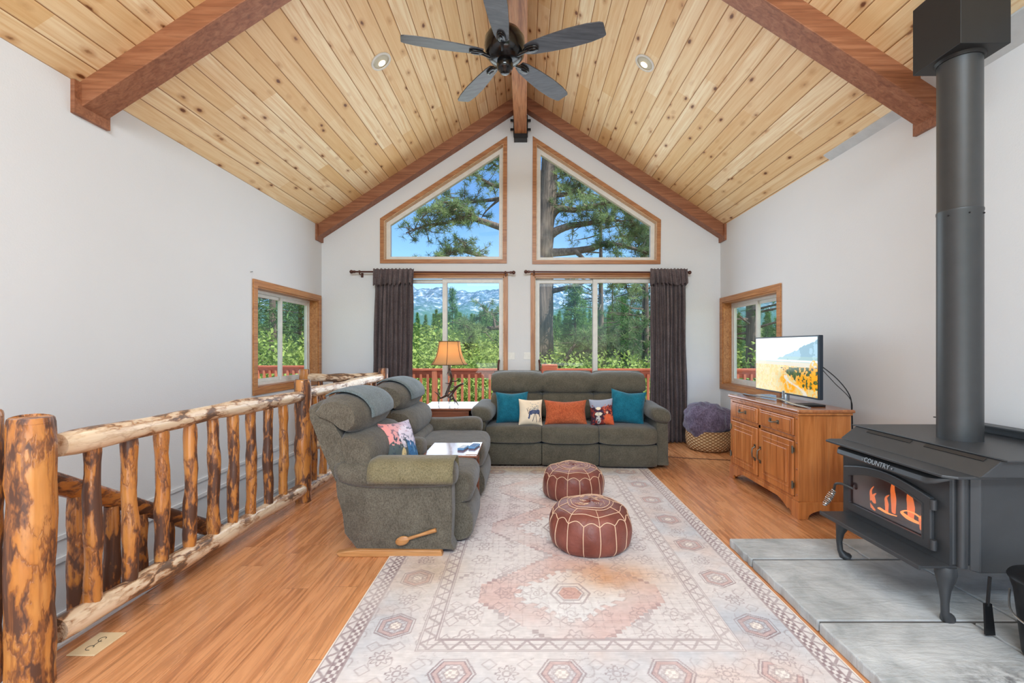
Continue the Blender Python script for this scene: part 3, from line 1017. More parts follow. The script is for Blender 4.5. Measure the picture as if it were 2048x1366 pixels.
def near_pine():
    t = thing('ponderosa_pine', 'tall ponderosa pine close behind the right-hand transom and door, its branches reaching across both', 'tree', (W(1080, 0, 14).x, 14, gz(14)))
    b = MB(); fo = MB()
    Y0 = 14.0
    trunk = [(1076, 1000, 30), (1078, 760, 28), (1080, 620, 27), (1081, 520, 25), (1086, 460, 22), (1093, 400, 19), (1097, 350, 17), (1098, 300, 14), (1100, 200, 12), (1100, 60, 8), (1098, -40, 3)]
    pts = [W(a, c, Y0) for a, c, r in trunk]; pts[0].z = gz(14)-.3
    P = smooth_open(pts, 4)
    R = np.interp(np.linspace(0, 1, len(P)), np.linspace(0, 1, len(trunk)), [r*Y0/F for _, _, r in trunk])
    b.tube(P, list(R), 14, True, .12)
    def branch(px, r0=7, y0=14.0, y1=14.0, tw=26, dens=1.0, start=.25, spread=.55):
        pts = [W(a, c, y0+(y1-y0)*i/(len(px)-1)) for i, (a, c) in enumerate(px)]
        P = smooth_open(pts, 6)
        n = len(P)
        b.tube(P, [max(.012, (r0*(1-.85*i/(n-1)))*Y0/F) for i in range(n)], 7, True, .1)
        for k in range(int(tw*dens)):
            q = start+(1-start)*random.random()
            p = P[min(n-1, int(q*(n-1)))]
            L = spread*random.uniform(.35, 1.1)
            d = Vector((random.gauss(0, 1), random.gauss(0, .9), random.gauss(.05, .55))).normalized()
            e = p + d*L
            mid = p + d*L*.5 + Vector((0, 0, random.uniform(-.08, .04)))
            b.tube([p, mid, e], [.016, .011, .006], 4, False)
            for h in (1.0, .82, .6):
                if random.random() < .9:
                    cpt = p + (e-p)*h + Vector((random.gauss(0, .05), random.gauss(0, .05), random.gauss(0, .04)))
                    clump(fo, cpt, random.uniform(.12, .19), 26, .012)
    # to the left, across the left transom
    branch([(1078, 478), (1010, 458), (975, 446), (945, 437), (925, 436), (890, 446), (850, 452), (812, 466)], 8, 14, 13.0, 62, start=.42, spread=.6)
    branch([(955, 437), (930, 420), (900, 405), (870, 412), (840, 440)], 4, 13.5, 12.8, 34, start=.2)
    branch([(925, 436), (905, 425), (880, 415), (850, 425)], 3, 13.4, 13, 24, start=.2)
    branch([(1080, 392), (1005, 397), (965, 402), (930, 403), (905, 396), (885, 388)], 5, 14, 14.2, 24, start=.5)
    branch([(1000, 398), (985, 410), (970, 425), (962, 438)], 3, 14, 14, 4, start=.5)
    branch([(1082, 372), (1000, 373), (970, 362), (945, 345), (925, 335)], 5, 14, 13.4, 30, start=.3)
    branch([(1085, 345), (1005, 335), (985, 325), (970, 300)], 4, 14, 14, 28, start=.3)
    branch([(1085, 300), (1030, 290), (990, 300), (960, 320)], 4, 14, 13.6, 22, start=.3)
    branch([(1078, 540), (1010, 528), (960, 512), (935, 505), (915, 500), (890, 512), (850, 515)], 5, 14, 13.2, 40, start=.3, spread=.5)
    branch([(940, 505), (925, 485), (905, 470)], 3, 13.4, 13.4, 14, start=.3)
    # low branch across the left door
    branch([(1076, 640), (1020, 652), (975, 657), (950, 655), (932, 650), (918, 640)], 6, 13.5, 12.5, 30, start=.35, spread=.5)
    branch([(960, 657), (945, 668), (930, 690), (940, 705)], 3, 12.8, 12.6, 22, start=.2, spread=.5)
    branch([(990, 655), (985, 630), (970, 625)], 3, 13, 13, 12, start=.3)
    # to the right
    branch([(1095, 476), (1112, 462), (1140, 452), (1180, 446), (1215, 440), (1245, 442)], 10, 14, 13.5, 40, start=.45)
    branch([(1100, 440), (1118, 418), (1150, 420), (1185, 412), (1225, 405), (1262, 430)], 8, 14, 13.3, 52, start=.35)
    branch([(1097, 400), (1115, 412), (1130, 408)], 5, 14, 14, 10)
    branch([(1098, 505), (1140, 503), (1180, 497), (1210, 488), (1250, 492), (1300, 508), (1345, 520)], 9, 14, 13.2, 56, start=.4)
    branch([(1150, 503), (1165, 515), (1180, 532), (1190, 548)], 5, 13.6, 13.4, 8, start=.5)
    branch([(1104, 390), (1140, 386), (1165, 362), (1175, 345)], 6, 14, 14.4, 26, start=.35)
    branch([(1104, 360), (1130, 375), (1170, 388), (1210, 405)], 4, 14, 14.6, 40, start=.15)
    branch([(1104, 330), (1125, 340), (1145, 360)], 4, 14, 14, 22, start=.2)
    branch([(1100, 310), (1110, 330), (1122, 345)], 4, 14, 14, 16, start=.1)
    branch([(1260, 440), (1275, 460), (1290, 480), (1300, 500)], 4, 14, 14, 44, start=.0)
    branch([(1230, 405), (1255, 430), (1275, 450), (1310, 465)], 4, 14, 14, 44, start=.0)
    branch([(1240, 470), (1270, 480), (1320, 470), (1360, 480)], 4, 15, 15, 44, start=.0)
    # door level
    branch([(1096, 584), (1130, 576), (1165, 566), (1200, 556)], 6, 14, 13, 22, start=.4)
    branch([(1230, 520), (1245, 550), (1255, 580), (1270, 600)], 4, 13, 13, 40, start=.0, spread=.6)
    branch([(1096, 745), (1140, 722), (1170, 706), (1205, 695), (1240, 698), (1270, 720)], 9, 13.5, 12.6, 56, start=.3, spread=.6)
    branch([(1205, 696), (1235, 670), (1270, 655), (1310, 650)], 5, 12.8, 13, 44, start=.1, spread=.6)
    branch([(1220, 697), (1250, 725), (1290, 740)], 4, 12.8, 12.6, 30, start=.1)
    branch([(1130, 722), (1150, 690), (1180, 670)], 5, 13.2, 13.4, 24, start=.2)
    b.build('trunk', M['bark'], t, sharp=70)
    fo.build('needles', M['pine'], t, smooth=False)
near_pine()

def conifer_mesh(h, r, layers, per, cl, nm, w=.03, nlen=.28, sparse=1.0):
    b = MB(); fo = MB()
    b.tube([(0, 0, -.6), (0, 0, h*.4), (0, 0, h*.97)], [h*.016, h*.011, .02], 8)
    for i in range(layers):
        t = i/(layers-1)
        z = h*(.14+.84*t)
        rr = r*(1-t)**.85*random.uniform(.75, 1.1)+.12
        for k in range(max(4, int(per*(1-t*.6)))):
            a = random.random()*6.28
            L = rr*random.uniform(.6, 1.1)
            d = Vector((math.cos(a), math.sin(a), random.uniform(-.25, .12)))
            if random.random() < .5: b.tube([(0, 0, z), tuple(Vector((0, 0, z))+d*L*.8)], [.03, .012], 4, False)
            for c in range(cl):
                q = random.uniform(.25, 1.0)
                p = Vector((0, 0, z)) + d*L*q + Vector((random.gauss(0, .12), random.gauss(0, .12), random.gauss(0, .10)))
                clump(fo, p, nlen*random.uniform(.7, 1.2), 9, w, .1)
    return b, fo
def make_tree(name, label, cat, loc, b, fo, bm_, fm, group=None):
    t = thing(name, label, cat, loc, 0, group)
    b.build('trunk', bm_, t, local=True, sharp=70); fo.build('foliage', fm, t, local=True, smooth=False)
    return t
kids_cache = None
b_, f_ = conifer_mesh(11, 2.3, 34, 12, 5, 'c')
fir = make_tree('fir_tree', 'bright green fir tree behind the left panel of the right door', 'tree', (0, 0, 0), b_, f_, M['bark'], M['fir'], 'trees beyond the deck')
b_, f_ = conifer_mesh(12, 2.6, 24, 8, 6, 'p', .03, .3)
pine2 = make_tree('pine_tree', 'pine tree beyond the deck, seen through the right window', 'tree', (0, 0, 0), b_, f_, M['bark'], M['pine_d'], 'trees beyond the deck')
def put(root, px, Y, ytop, base_h, label, first=False, wid=1.0, group=None):
    x = (px-CX)*Y/F
    zt = H+(CY-ytop)*Y/F
    z0 = gz(Y)
    s = (zt-z0)/base_h
    o = root if first else dup(root)
    o.location = (x, Y, z0); o.scale = (s*wid, s*wid, s); o.rotation_euler = (0, 0, random.random()*6)
    o['label'] = label
    return o
b_, f_ = MB(), MB()
b_.tube([(0, 0, -.6), (0, 0, 6), (0.05, 0, 14)], [.17, .14, .03], 10)
for i in range(46):
    z = 3.6+10.2*random.random(); a = random.random()*6.28; L = random.uniform(.8, 2.3)*(1-max(0, z-8)/9)
    e = Vector((math.cos(a)*L, math.sin(a)*L, z+random.uniform(-.4, .5)))
    b_.tube([(0, 0, z), tuple((Vector((0, 0, z))+e)/2+Vector((0, 0, random.uniform(-.15, .1)))), tuple(e)], [.04, .028, .012], 5, False)
    for q in range(9):
        p = Vector((0, 0, z)).lerp(e, random.uniform(.35, 1))+Vector((random.gauss(0, .22), random.gauss(0, .22), random.gauss(0, .16)))
        clump(f_, p, .2, 16, .014)
tall = make_tree('tall_pine_tree', '', 'tree', (0, 0, 0), b_, f_, M['bark'], M['pine_d'], 'trees beyond the deck')
for i, (px, Y, lab) in enumerate(((1503, 12.5, 'tall pine whose bare brown trunk shows in the right side window'), (1291, 18.0, 'tall thin pine beside the right curtain, seen through the right door'), (1202, 22.0, 'slim tall pine just right of the right door mullion'))):
    o = tall if i == 0 else dup(tall)
    o.location = ((px-CX)*Y/F, Y, gz(Y)); o.rotation_euler = (0, 0, i*2.1); o['label'] = lab
put(fir, 1150, 17, 572, 11, 'bright green fir filling the left panel of the right door', True, 1.5)
put(pine2, 1535, 24, 640, 12, 'dark pine right of the brown trunk in the right side window', True, .75)
put(pine2, 1288, 19, 470, 12, 'dark pine behind the right panel of the right door, beside the curtain', wid=1.0)
put(pine2, 1225, 26, 540, 12, 'dark pine in the middle of the right door, farther back', wid=1.1)
put(fir, 905, 42, 575, 11, 'slim dark conifer against the mountain, just right of the left door mullion', wid=.8)
put(fir, 1245, 24, 590, 11, 'bushy fir behind the right panel of the right door', wid=1.0)
put(pine2, 940, 30, 640, 12, 'dark pine below the mountain, in the right panel of the left door', wid=1.3)
put(pine2, 545, 15, 420, 12, 'large pine filling the left side window, nearer pane', wid=1.6)
put(fir, 600, 19, 500, 11, 'bright fir in the left side window, farther pane', wid=1.6)
put(pine2, 470, 20, 380, 12, 'pine at the left edge of the left side window', wid=1.4)
put(fir, 1560, 22, 632, 11, 'fir showing above the television in the right side window', wid=1.3)
put(fir, 1475, 30, 632, 11, 'distant fir behind the brown trunk in the right side window', wid=1.3)
put(pine2, 1320, 30, 500, 12, 'pine mostly hidden behind the right curtain', wid=1.2)

bb = MB()
for _ in range(15000):
    d = Vector((random.gauss(0, 1), random.gauss(0, 1), random.gauss(0, 1))).normalized()
    q = random.uniform(.55, 1.08)*(1+.18*math.sin(d.x*7+d.z*5)*math.cos(d.y*6))
    p = Vector((d.x*1.5*q, d.y*1.5*q, 1.7+d.z*1.7*q))
    u = Vector((random.gauss(0, 1), random.gauss(0, 1), random.gauss(0, 1))).normalized()
    s = u.orthogonal().normalized(); l = random.uniform(.025, .055)
    bb.add([p-u*l, p+s*l*.5, p+u*l, p-s*l*.5], [(0, 1, 2, 3)])
stem = MB().tube([(0, 0, -.5), (0, 0, 1.6)], [.08, .04], 6)
bush = thing('leafy_shrub', '', 'shrub', (0, 0, 0), 0, 'shrubs beyond the deck railing')
stem.build('stem', M['bark'], bush, local=True); bb.build('leaves', M['bush'], bush, local=True, smooth=False)
bl = [(835, 11.5, 705, 'yellow-green shrub by the left curtain, beyond the deck railing'), (880, 12.5, 690, 'yellow-green shrub behind the lamp, beyond the deck railing'),
      (925, 11.3, 715, 'light shrub behind the right half of the lamp shade'), (975, 12.0, 700, 'light shrub at the right edge of the left door'),
      (800, 14, 668, 'tall light shrub half hidden by the left curtain'), (860, 17, 660, 'pale shrub farther down the slope, in the left door'),
      (1130, 11.8, 722, 'low light shrub behind the sofa, left panel of the right door'), (1180, 12.6, 735, 'light shrub behind the right door mullion'),
      (1240, 12.0, 742, 'light shrub behind the right panel of the right door'), (1290, 11.2, 720, 'light shrub beside the right curtain, beyond the railing'),
      (530, 12.5, 690, 'light shrub low in the left side window, nearer pane'), (590, 12.5, 680, 'light shrub low in the left side window, farther pane'),
      (1490, 12.5, 700, 'light shrub low in the right side window'), (1060, 12.5, 720, 'light shrub hidden between the two doors'),
      (950, 19, 672, 'pale shrub below the dark pine branch in the left door'), (905, 24, 668, 'pale shrub far down the slope behind the lamp top')]
for i, (px, Y, yt, lab) in enumerate(bl):
    put(bush, px, Y, yt, 3.4, lab, i == 0, 1.0 if Y < 13 else 1.2)

# distant forest
b_, f_ = conifer_mesh(10, 1.9, 16, 6, 2, 'd', .18, .75)
far = make_tree('distant_conifer', 'small conifer of the far forest below the mountain', 'tree', (0, 0, 0), b_, f_, M['bark'], M['fir'], 'distant conifers below the mountain')
cnt = 0; placed = []
for Y in (60, 75, 95, 120, 150, 185, 225, 270, 320, 370):
    n = 40
    for k in range(n):
        y = Y*random.uniform(.93, 1.07)
        px = random.uniform(800, 1320) if k % 5 else random.choice([random.uniform(470, 650), random.uniform(1440, 1560)])
        s = random.uniform(.8, 1.4)*(1.25 if Y > 200 else 1)
        xx = (px-CX)*y/F
        if any(math.hypot(xx-a, y-b) < 2.6*(s+c) for a, b, c in placed): continue
        placed.append((xx, y, s))
        o = far if cnt == 0 else dup(far)
        where = 'left side window' if px < 700 else 'left glazed door' if px < 1050 else 'right glazed door' if px < 1400 else 'right side window'
        o['label'] = 'small conifer of the %s forest below the mountain, seen through the %s' % ('nearer' if Y < 100 else 'middle' if Y < 200 else 'farthest', where)
        o['group'] = '%s distant conifers, %s' % ('nearer' if Y < 100 else 'middle' if Y < 200 else 'farthest', where)
        o.location = ((px-CX)*y/F, y, gz(y)-.3); o.scale = (s*1.2, s*1.2, s); o.rotation_euler = (0, 0, random.random()*6)
        cnt += 1

# ================================================================== FURNITURE
# ---- picture on a fine grid
def vnoise(x, y, sc, seed=0):
    """value noise on arrays"""
    r = np.random.default_rng(seed); T = r.random((64, 64))
    x = x*sc; y = y*sc
    xi = np.floor(x).astype(int); yi = np.floor(y).astype(int)
    fx = x-xi; fy = y-yi; fx = fx*fx*(3-2*fx); fy = fy*fy*(3-2*fy)
    a = T[yi % 64, xi % 64]; b = T[yi % 64, (xi+1) % 64]; c = T[(yi+1) % 64, xi % 64]; d = T[(yi+1) % 64, (xi+1) % 64]
    return (a*(1-fx)+b*fx)*(1-fy)+(c*(1-fx)+d*fx)*fy
def fbm(x, y, sc, seed=0, o=4):
    s = 0; a = 1; t = 0
    for i in range(o):
        s = s+a*vnoise(x+i*13.7, y-i*7.1, sc*2**i, seed+i); t += a; a *= .55
    return s/t
def lin(c):
    c = np.asarray(c, float)/255
    return np.where(c <= .04045, c/12.92, ((c+.055)/1.055)**2.4)
def mixc(c, k, col):
    k = np.clip(k, 0, 1)[..., None]
    return c*(1-k)+np.asarray(col, float)*k

def grid_obj(name, mat, parent, pos, colr, nx, ny, thick=None, local=False):
    """pos(u,v)->x,y,z arrays, colr(u,v)->rgb 0..255. u,v in 0..1"""
    u, v = np.meshgrid(np.linspace(0, 1, nx), np.linspace(0, 1, ny))
    x, y, z = pos(u, v)
    co = np.stack([x, y, z], -1).reshape(-1, 3)
    c = np.concatenate([lin(colr(u, v)), np.ones(u.shape+(1,))], -1).reshape(-1, 4)
    i = np.arange(nx-1); j = np.arange(ny-1)
    I, J = np.meshgrid(i, j)
    a = (J*nx+I).ravel()
    fc = np.stack([a, a+1, a+1+nx, a+nx], -1)
    me = bpy.data.meshes.new(name)
    me.vertices.add(len(co)); me.vertices.foreach_set('co', co.astype(np.float32).ravel())
    me.loops.add(fc.size); me.loops.foreach_set('vertex_index', fc.ravel().astype(np.int32))
    me.polygons.add(len(fc)); me.polygons.foreach_set('loop_start', (np.arange(len(fc))*4).astype(np.int32))
    try: me.polygons.foreach_set('loop_total', np.full(len(fc), 4, np.int32))
    except Exception: pass
    me.update(calc_edges=True); me.validate()
    at = me.color_attributes.new('Col', 'FLOAT_COLOR', 'POINT')
    at.data.foreach_set('color', c.astype(np.float32).ravel())
    o = link(name, me, mat, parent, True, 0, 60, local)
    return o

# ---- rug
RX0, RX1, RY0, RY1 = -.81, 1.265, 1.50, 4.78
def rug_col(u, v):
    x = u*(RX1-RX0); y = v*(RY1-RY0)
    wx, wy = RX1-RX0, RY1-RY0
    d = np.minimum(np.minimum(x, wx-x), np.minimum(y, wy-y))
    onx = np.minimum(x, wx-x) < np.minimum(y, wy-y)
    al = np.where(onx, y, x)                 # coordinate along the border
    n1 = fbm(x, y, 1.6, 3); n2 = fbm(x, y, 9, 5); n3 = fbm(x, y, 45, 9, 3)
    jx = x+(n2-.5)*.03; jy = y+(n2-.5)*.03
    base = np.zeros(u.shape+(3,))+np.array([222, 216, 215.])
    base = mixc(base, (n1-.45)*2.0, (214, 208, 208))
    dark = (116, 92, 98); rose = (192, 150, 146); blue = (188, 194, 204); tan = (206, 180, 154)
    lines = np.zeros_like(x)
    def L(mask, k=1.0):
        nonlocal lines
        lines = np.maximum(lines, mask*k)
    # outer bands
    zig = np.abs(((al*14) % 1)-.5)*2
    b0 = (d > .012) & (d < .05)
    L(b0 & (np.abs((d-.012)/.038-zig) < .22), .7)
    for q in (.012, .053, .098, .104, .36, .368, .43, .44, .40):
        L(np.abs(d-q) < .0035, .7)
    b1 = (d > .055) & (d < .098)
    chk = (np.floor(al/.021)+np.floor((d-.055)/.0145)) % 2
    L(b1 & (chk > .5), .95)
    # main border
    b2 = (d > .104) & (d < .36)
    base = np.where(b2[..., None], mixc(base, np.clip((fbm(x, y, 2.2, 11)-.35)*2.2, 0, .8), blue), base)
    base = np.where(b2[..., None], mixc(base, np.clip((fbm(x, y, 2.6, 21)-.55)*3, 0, .5)*1.0, (218, 194, 184)), base)
    per = .42
    def cell(off, per_): return ((al+off) % per_)-per_/2
    c1 = cell(.1, per); c2 = cell(.1+per/2, per)
    dd = d-.232
    hexd = np.maximum(np.abs(c1)*1.0+np.abs(dd)*.55, np.abs(dd)*1.15)
    for r, w, k in ((.092, .004, .8), (.078, .0035, .9), (.055, .003, .8), (.03, .003, .7)):
        L(b2 & (np.abs(hexd-r) < w), k)
    m_ = b2 & (hexd < .077) & (hexd > .056)
    base = np.where(m_[..., None], mixc(base, np.ones_like(x)*.5, rose), base)
    m_ = b2 & (hexd < .03)
    base = np.where(m_[..., None], (236, 230, 224), base)
    L(b2 & (hexd < .055) & (((np.floor(c1/.014)+np.floor(dd/.014)) % 2) > .5), .45)
    ro = np.hypot(c2, dd); an = np.arctan2(dd, c2)
    L(b2 & (np.abs(ro-(.035+.009*np.cos(an*8))) < .004), .75)
    L(b2 & (np.abs(ro-.015) < .0035), .6)
    hk = np.abs(np.abs(c1)-.14)+np.abs(np.abs(dd)-.05)
    L(b2 & (np.abs(hk-.03) < .003), .35)
    L(b2 & (np.abs(np.sin(al*60+np.sin(dd*70)*2)) < .08) & (n2 > .5), .35)
    # inner zigzag band
    b3 = (d > .368) & (d < .43)
    zz = np.abs(((al*11) % 1)-.5)*2
    L(b3 & (np.abs((d-.368)/.062-zz) < .16), .6)
    # field
    fi = d >= .44
    cxr = wx/2
    def medal(cy, sc):
        nonlocal base
        px = (x-cxr)/sc; py = (y-cy)/sc
        step = np.round(px/.026)*.026; stepy = np.round(py/.026)*.026
        oct_ = np.maximum(np.abs(step)*.8+np.abs(stepy)*.9, np.maximum(np.abs(step)*.95, np.abs(stepy)*1.0))
        ang = np.arctan2(py, px); rr = np.hypot(px, py*1.15)
        jag = .235+.018*np.sign(np.sin(ang*22))+.03*np.cos(ang*4)
        base_f = np.clip((fbm(x, y, 3.4, 31)-.25)*2.2, .15, 1)
        k = fi & (oct_ < .43) & (rr > jag)
        base = np.where(k[..., None], mixc(base, base_f*.40, (206, 152, 142)), base)
        k = fi & (rr <= jag)
        base = np.where(k[..., None], mixc(base, np.ones_like(x)*.9, (228, 226, 226)), base)
        L(fi & (np.abs(oct_-.43) < .005/sc), .55)
        L(fi & (np.abs(oct_-.46) < .004/sc), .4)
        L(fi & (np.abs(oct_-.60) < .004/sc), .4)
        L(fi & (np.abs(rr-jag) < .006), .35)
        hx_ = np.maximum(np.abs(px)+np.abs(py)*.5, np.abs(py)*1.1)
        L(fi & ((np.abs(hx_-.10) < .006) | (np.abs(hx_-.07) < .005)), .7)
        k = fi & (hx_ < .06)
        base = np.where(k[..., None], mixc(base, np.ones_like(x)*.6, (196, 140, 128)), base)
        for sx_ in (-1, 1):
            for sy_ in (-1, 1):
                q = np.abs(px-sx_*.30)+np.abs(py-sy_*.26)
                L(fi & (np.abs(q-.05) < .005), .5)
    for cy, sc in ((.80, 1.0), (1.64, 1.0), (2.48, 1.0)): medal(cy, sc)
    # rectilinear meander over the rest of the field
    gx = np.abs(((jx*5.2) % 1)-.5); gy = np.abs(((jy*4.1) % 1)-.5)
    me_ = fi & (np.abs(np.maximum(gx, gy)-.33) < .012) & (vnoise(x, y, 5, 77) > .42)
    L(me_, .22)
    tq = np.sin(jx*78)*np.sin(jy*66)
    L(fi & (np.abs(tq) < .07) & (vnoise(x, y, 7, 78) > .5), .30)
    # small scrolls and rosettes
    qx = ((jx*6.3) % 1)-.5; qy = ((jy*5.6) % 1)-.5
    qr = np.hypot(qx, qy); qa = np.arctan2(qy, qx)
    sel = vnoise(np.floor(jx*6.3)+.5, np.floor(jy*5.6)+.5, 1, 97)
    L(fi & (sel > .45) & (np.abs(qr-(.26+.06*np.cos(qa*6))) < .030), .5)
    L(fi & (sel > .45) & (np.abs(qr-.10) < .022), .5)
    L(fi & (sel <= .45) & (np.abs(qr-.05-.065*((qa+PI)/1.6 % 2)) < .022), .4)
    L(b2 & (np.abs(np.hypot(qx, qy)-.3+.05*np.cos(qa*4)) < .02) & (n2 > .42), .4)
    rq = np.abs(((jx*9.5) % 1)-.5)+np.abs(((jy*8.0) % 1)-.5)
    L(fi & (np.abs(rq-.28) < .035) & (vnoise(x, y, 4, 79) > .6), .5)
    # warm faded patches
    def patch(cx, cy, rx, ry, col, k):
        nonlocal base
        q = np.exp(-(((x-cx)/rx)**2+((y-cy)/ry)**2))*(.5+n2)
        base = mixc(base, q*k, col)
    patch(1.28, .98, .24, .16, (212, 150, 104), .6)
    patch(.28, 1.05, .18, .22, (196, 172, 146), .5)
    patch(1.0, 3.15, .9, .12, (206, 180, 140), .6)
    patch(.6, 1.9, .3, .4, (206, 180, 184), .3)
    fade = np.clip(.25+1.25*fbm(x, y, 2.5, 55), 0, 1)*np.clip(.45+n3*.9, 0, 1)
    c = mixc(base, lines*fade*.72, dark)
    c = mixc(c, (d < .010)*1.0, (232, 224, 214))
    # woven streaks
    st = (vnoise(x*1.0, y*12, 30, 91)-.5)*14+(n3-.5)*20
    c = np.clip(c+st[..., None], 0, 255)
    return c
def rug_pos(u, v):
    x = RX0+u*(RX1-RX0); y = RY0+v*(RY1-RY0)
    d = np.minimum(np.minimum(u, 1-u)*(RX1-RX0), np.minimum(v, 1-v)*(RY1-RY0))
    return x, y, np.where(d < .001, .0, .008)+x*0
r = grid_obj('area_rug', M['rug'], None, rug_pos, rug_col, 520, 820)
tag(r, 'large faded oriental rug in cream, rose and grey-blue on the plank floor', 'rug')

# ---- hearth of slate slabs
m = MB()
for ya_, yb_ in ((2.574, 2.586), (1.988, 2.0), (1.348, 1.36)): m.box(1.295, 2.59, ya_, yb_, 0, .046)
m.build('hearth_mortar', M['mortar'], smooth=False)['label'] = 'dark mortar in the joints between the slate slabs'
tag(C.objects[-1], None, 'mortar')
hb = [(1.285, 2.86, 2.586), (1.285, 2.572, 2.0), (1.283, 1.986, 1.36), (1.285, 1.348, .5)]
for i, (x0, ya, yb_) in enumerate(hb):
    xs = [(x0, 1.95), (1.962, 2.60)] if i % 2 == 0 else [(x0, 2.16), (2.172, 2.60)]
    for a, b in xs:
        P = []
        def edge(p, q, n):
            for k in range(n):
                t = k/n; j = random.uniform(-.006, .006) if k else 0
                P.append((p[0]+(q[0]-p[0])*t+(j if p[0] == q[0] else 0), p[1]+(q[1]-p[1])*t+(j*.3 if p[1] == q[1] else 0)))
        edge((a, yb_), (b, yb_), 8); edge((b, yb_), (b, ya), 8); edge((b, ya), (a, ya), 8); edge((a, ya), (a, yb_), 10)
        m = MB(); m.prism(P, 0.0, .05, 'z')
        lab = ['farthest slate slab of the hearth, under the back of the stove', 'second slate slab of the hearth, under the stove legs', 'wide slate slab in front of the near stove leg', 'nearest slate slab of the hearth, at the bottom edge of the photo'][i]
        lab = ('left part of the ' if a < 1.5 else 'right part of the ') + lab
        o = m.build('hearth_slab', M['slate'], smooth=False, bevel=.006)
        tag(o, lab, 'stone slab', 'slate slabs of the hearth')

# ---- recliners
def recliner(label, y0, y1, near, group):
    """faces +X. near: the full chair with the outer arm, cover and wooden lever"""
    X0 = -.80; yc = (y0+y1)/2
    t = thing('recliner', label, 'armchair', (X0, yc, 0), 0, group)
    F_ = M['chair']
    aw = .20
    ya0, ya1 = y0, y0+aw           # near arm
    yb0, yb1 = y1-aw, y1           # far arm
    s0, s1 = (ya1+.0, yb0-.0)
    if not near: s0 = y0+.0
    # wooden rocker base
    for q in (s0-.19 if near else s0+.02, s1+.02):
        MB().prism([(-1.11, .0), (-1.13, .025), (-1.0, .045), (-.50, .04), (-.49, .0)], q, q+.05, 'y').build('rocker_board', M['spoon'], t, smooth=False, bevel=.006)
    # body
    body = [(-1.13, .44), (-1.09, .22), (-1.01, .05), (-.46, .05), (-.45, .30), (-.46, .44)]
    MB().prism(body, s0-.02, s1+.02, 'y').build('body', F_, t, bevel=.02)
    def arm(a, b, front, full=True):
        P = [(-1.14, .43), (-1.10, .25), (-1.01, .035), (-.47, .035), (-.445, .07), (-.44, .42), (-.50, .46), (-1.05, .46)]
        if front < -.5: P = [(-1.14, .43), (-1.10, .25), (-1.01, .035), (front-.03, .035), (front, .42), (front-.06, .46), (-1.05, .46)]
        MB().loft(P, a+.03, b-.03, 'y', pw=14, shrink=.035, sub=2).build('arm_panel', F_, t)
        # padded roll
        w = (b-a); yc_ = (a+b)/2
        pts = []; rad = []
        prof = [(-1.16, .50, .45), (-1.13, .49, .85), (-1.0, .475, 1), (-.80, .468, 1.02), (-.62, .478, 1.04), (-.52, .483, 1.06), (-.455, .48, .98), (-.425, .472, .78), (-.412, .465, .45)]
        sc = (front+1.16)/(-.412+1.16)
        v = MB(); n = 20; V = []
        for (x, z, k) in prof:
            x = -1.16+(x+1.16)*sc
            for i in range(n):
                an = 2*PI*i/n
                ca, sa = math.cos(an), math.sin(an)
                yy_ = (w*.5+.015)*k*math.copysign(abs(ca)**.75, ca)
                zz = .078*k*math.copysign(abs(sa)**.8, sa)
                wr = 1+.03*math.sin(x*60+an*3)
                V.append((x, yc_+yy_*wr, z+zz*wr+.005))
        m_ = len(prof); Fc = []
        for i in range(m_-1):
            for k in range(n): Fc.append((i*n+k, (i+1)*n+k, (i+1)*n+(k+1) % n, i*n+(k+1) % n))
        Fc += [tuple(range(n)), tuple((m_-1)*n+k for k in range(n-1, -1, -1))]
        v.add(V, Fc)
        return v.build('arm_pad', F_, t, sub=1)
    if near:
        ap = arm(ya0, ya1, -.412)
        # loose cover on the arm
        c = MB(); n = 14; V = []; xs_ = np.linspace(-.93, -.425, 12)
        for x in xs_:
            for i in range(n):
                an = PI*(-.10+1.22*(1-i/(n-1)))
                ca, sa = math.cos(an), math.sin(an)
                V.append((x, (ya0+ya1)/2+(aw*.5+.024)*math.copysign(abs(ca)**.75, ca), .486+.088*math.copysign(abs(sa)**.8, sa)-(.03*(x+.93) if i > n-3 else 0)))
        Fc = [(i*n+k, (i+1)*n+k, (i+1)*n+k+1, i*n+k+1) for i in range(len(xs_)-1) for k in range(n-1)]
        c.add(V, Fc)
        o = c.build('arm_cover', M['armcov'], t)
        o['label'] = 'olive-tan loose arm cover'
        sm = o.modifiers.new('s', 'SOLIDIFY'); sm.thickness = .006; sm.offset = 1
    arm(yb0, yb1, -.42 if not near else -.755)
    # seat
    seat = [(-1.0, .30), (-.99, .42), (-.85, .455), (-.62, .455), (-.45, .455), (-.36, .44), (-.325, .38), (-.335, .30), (-.38, .25), (-.6, .25)]
    MB().loft(seat, s0-.01, s1+.01, 'y', pw=6, shrink=.13, wr=.004).build('seat', F_, t)
    # leg rest, two puffs
    lr = [(-.47, .03), (-.47, .26), (-.39, .27), (-.345, .22), (-.325, .14), (-.335, .06), (-.38, .02)]
    MB().loft(lr, s0-.005 if near else s0, s1+.005, 'y', pw=7, shrink=.12, wr=.004).build('leg_rest', F_, t)
    # back: shell and puffs
    b0, b1 = (y0+.06, y1-.10) if near else (y0+.02, y1-.10)
    sh = [(-1.05, .33), (-.98, .45), (-1.16, .80), (-1.24, .92), (-1.30, .90), (-1.32, .84), (-1.15, .42)]
    MB().loft(sh, b0+.0, b1-.0, 'y', pw=10, shrink=.10, sub=2).build('back_shell', F_, t)
    head = [(-1.31, .845), (-1.29, .91), (-1.22, .955), (-1.13, .955), (-1.04, .92), (-.985, .85), (-.985, .775), (-1.03, .715), (-1.10, .715), (-1.18, .78)]
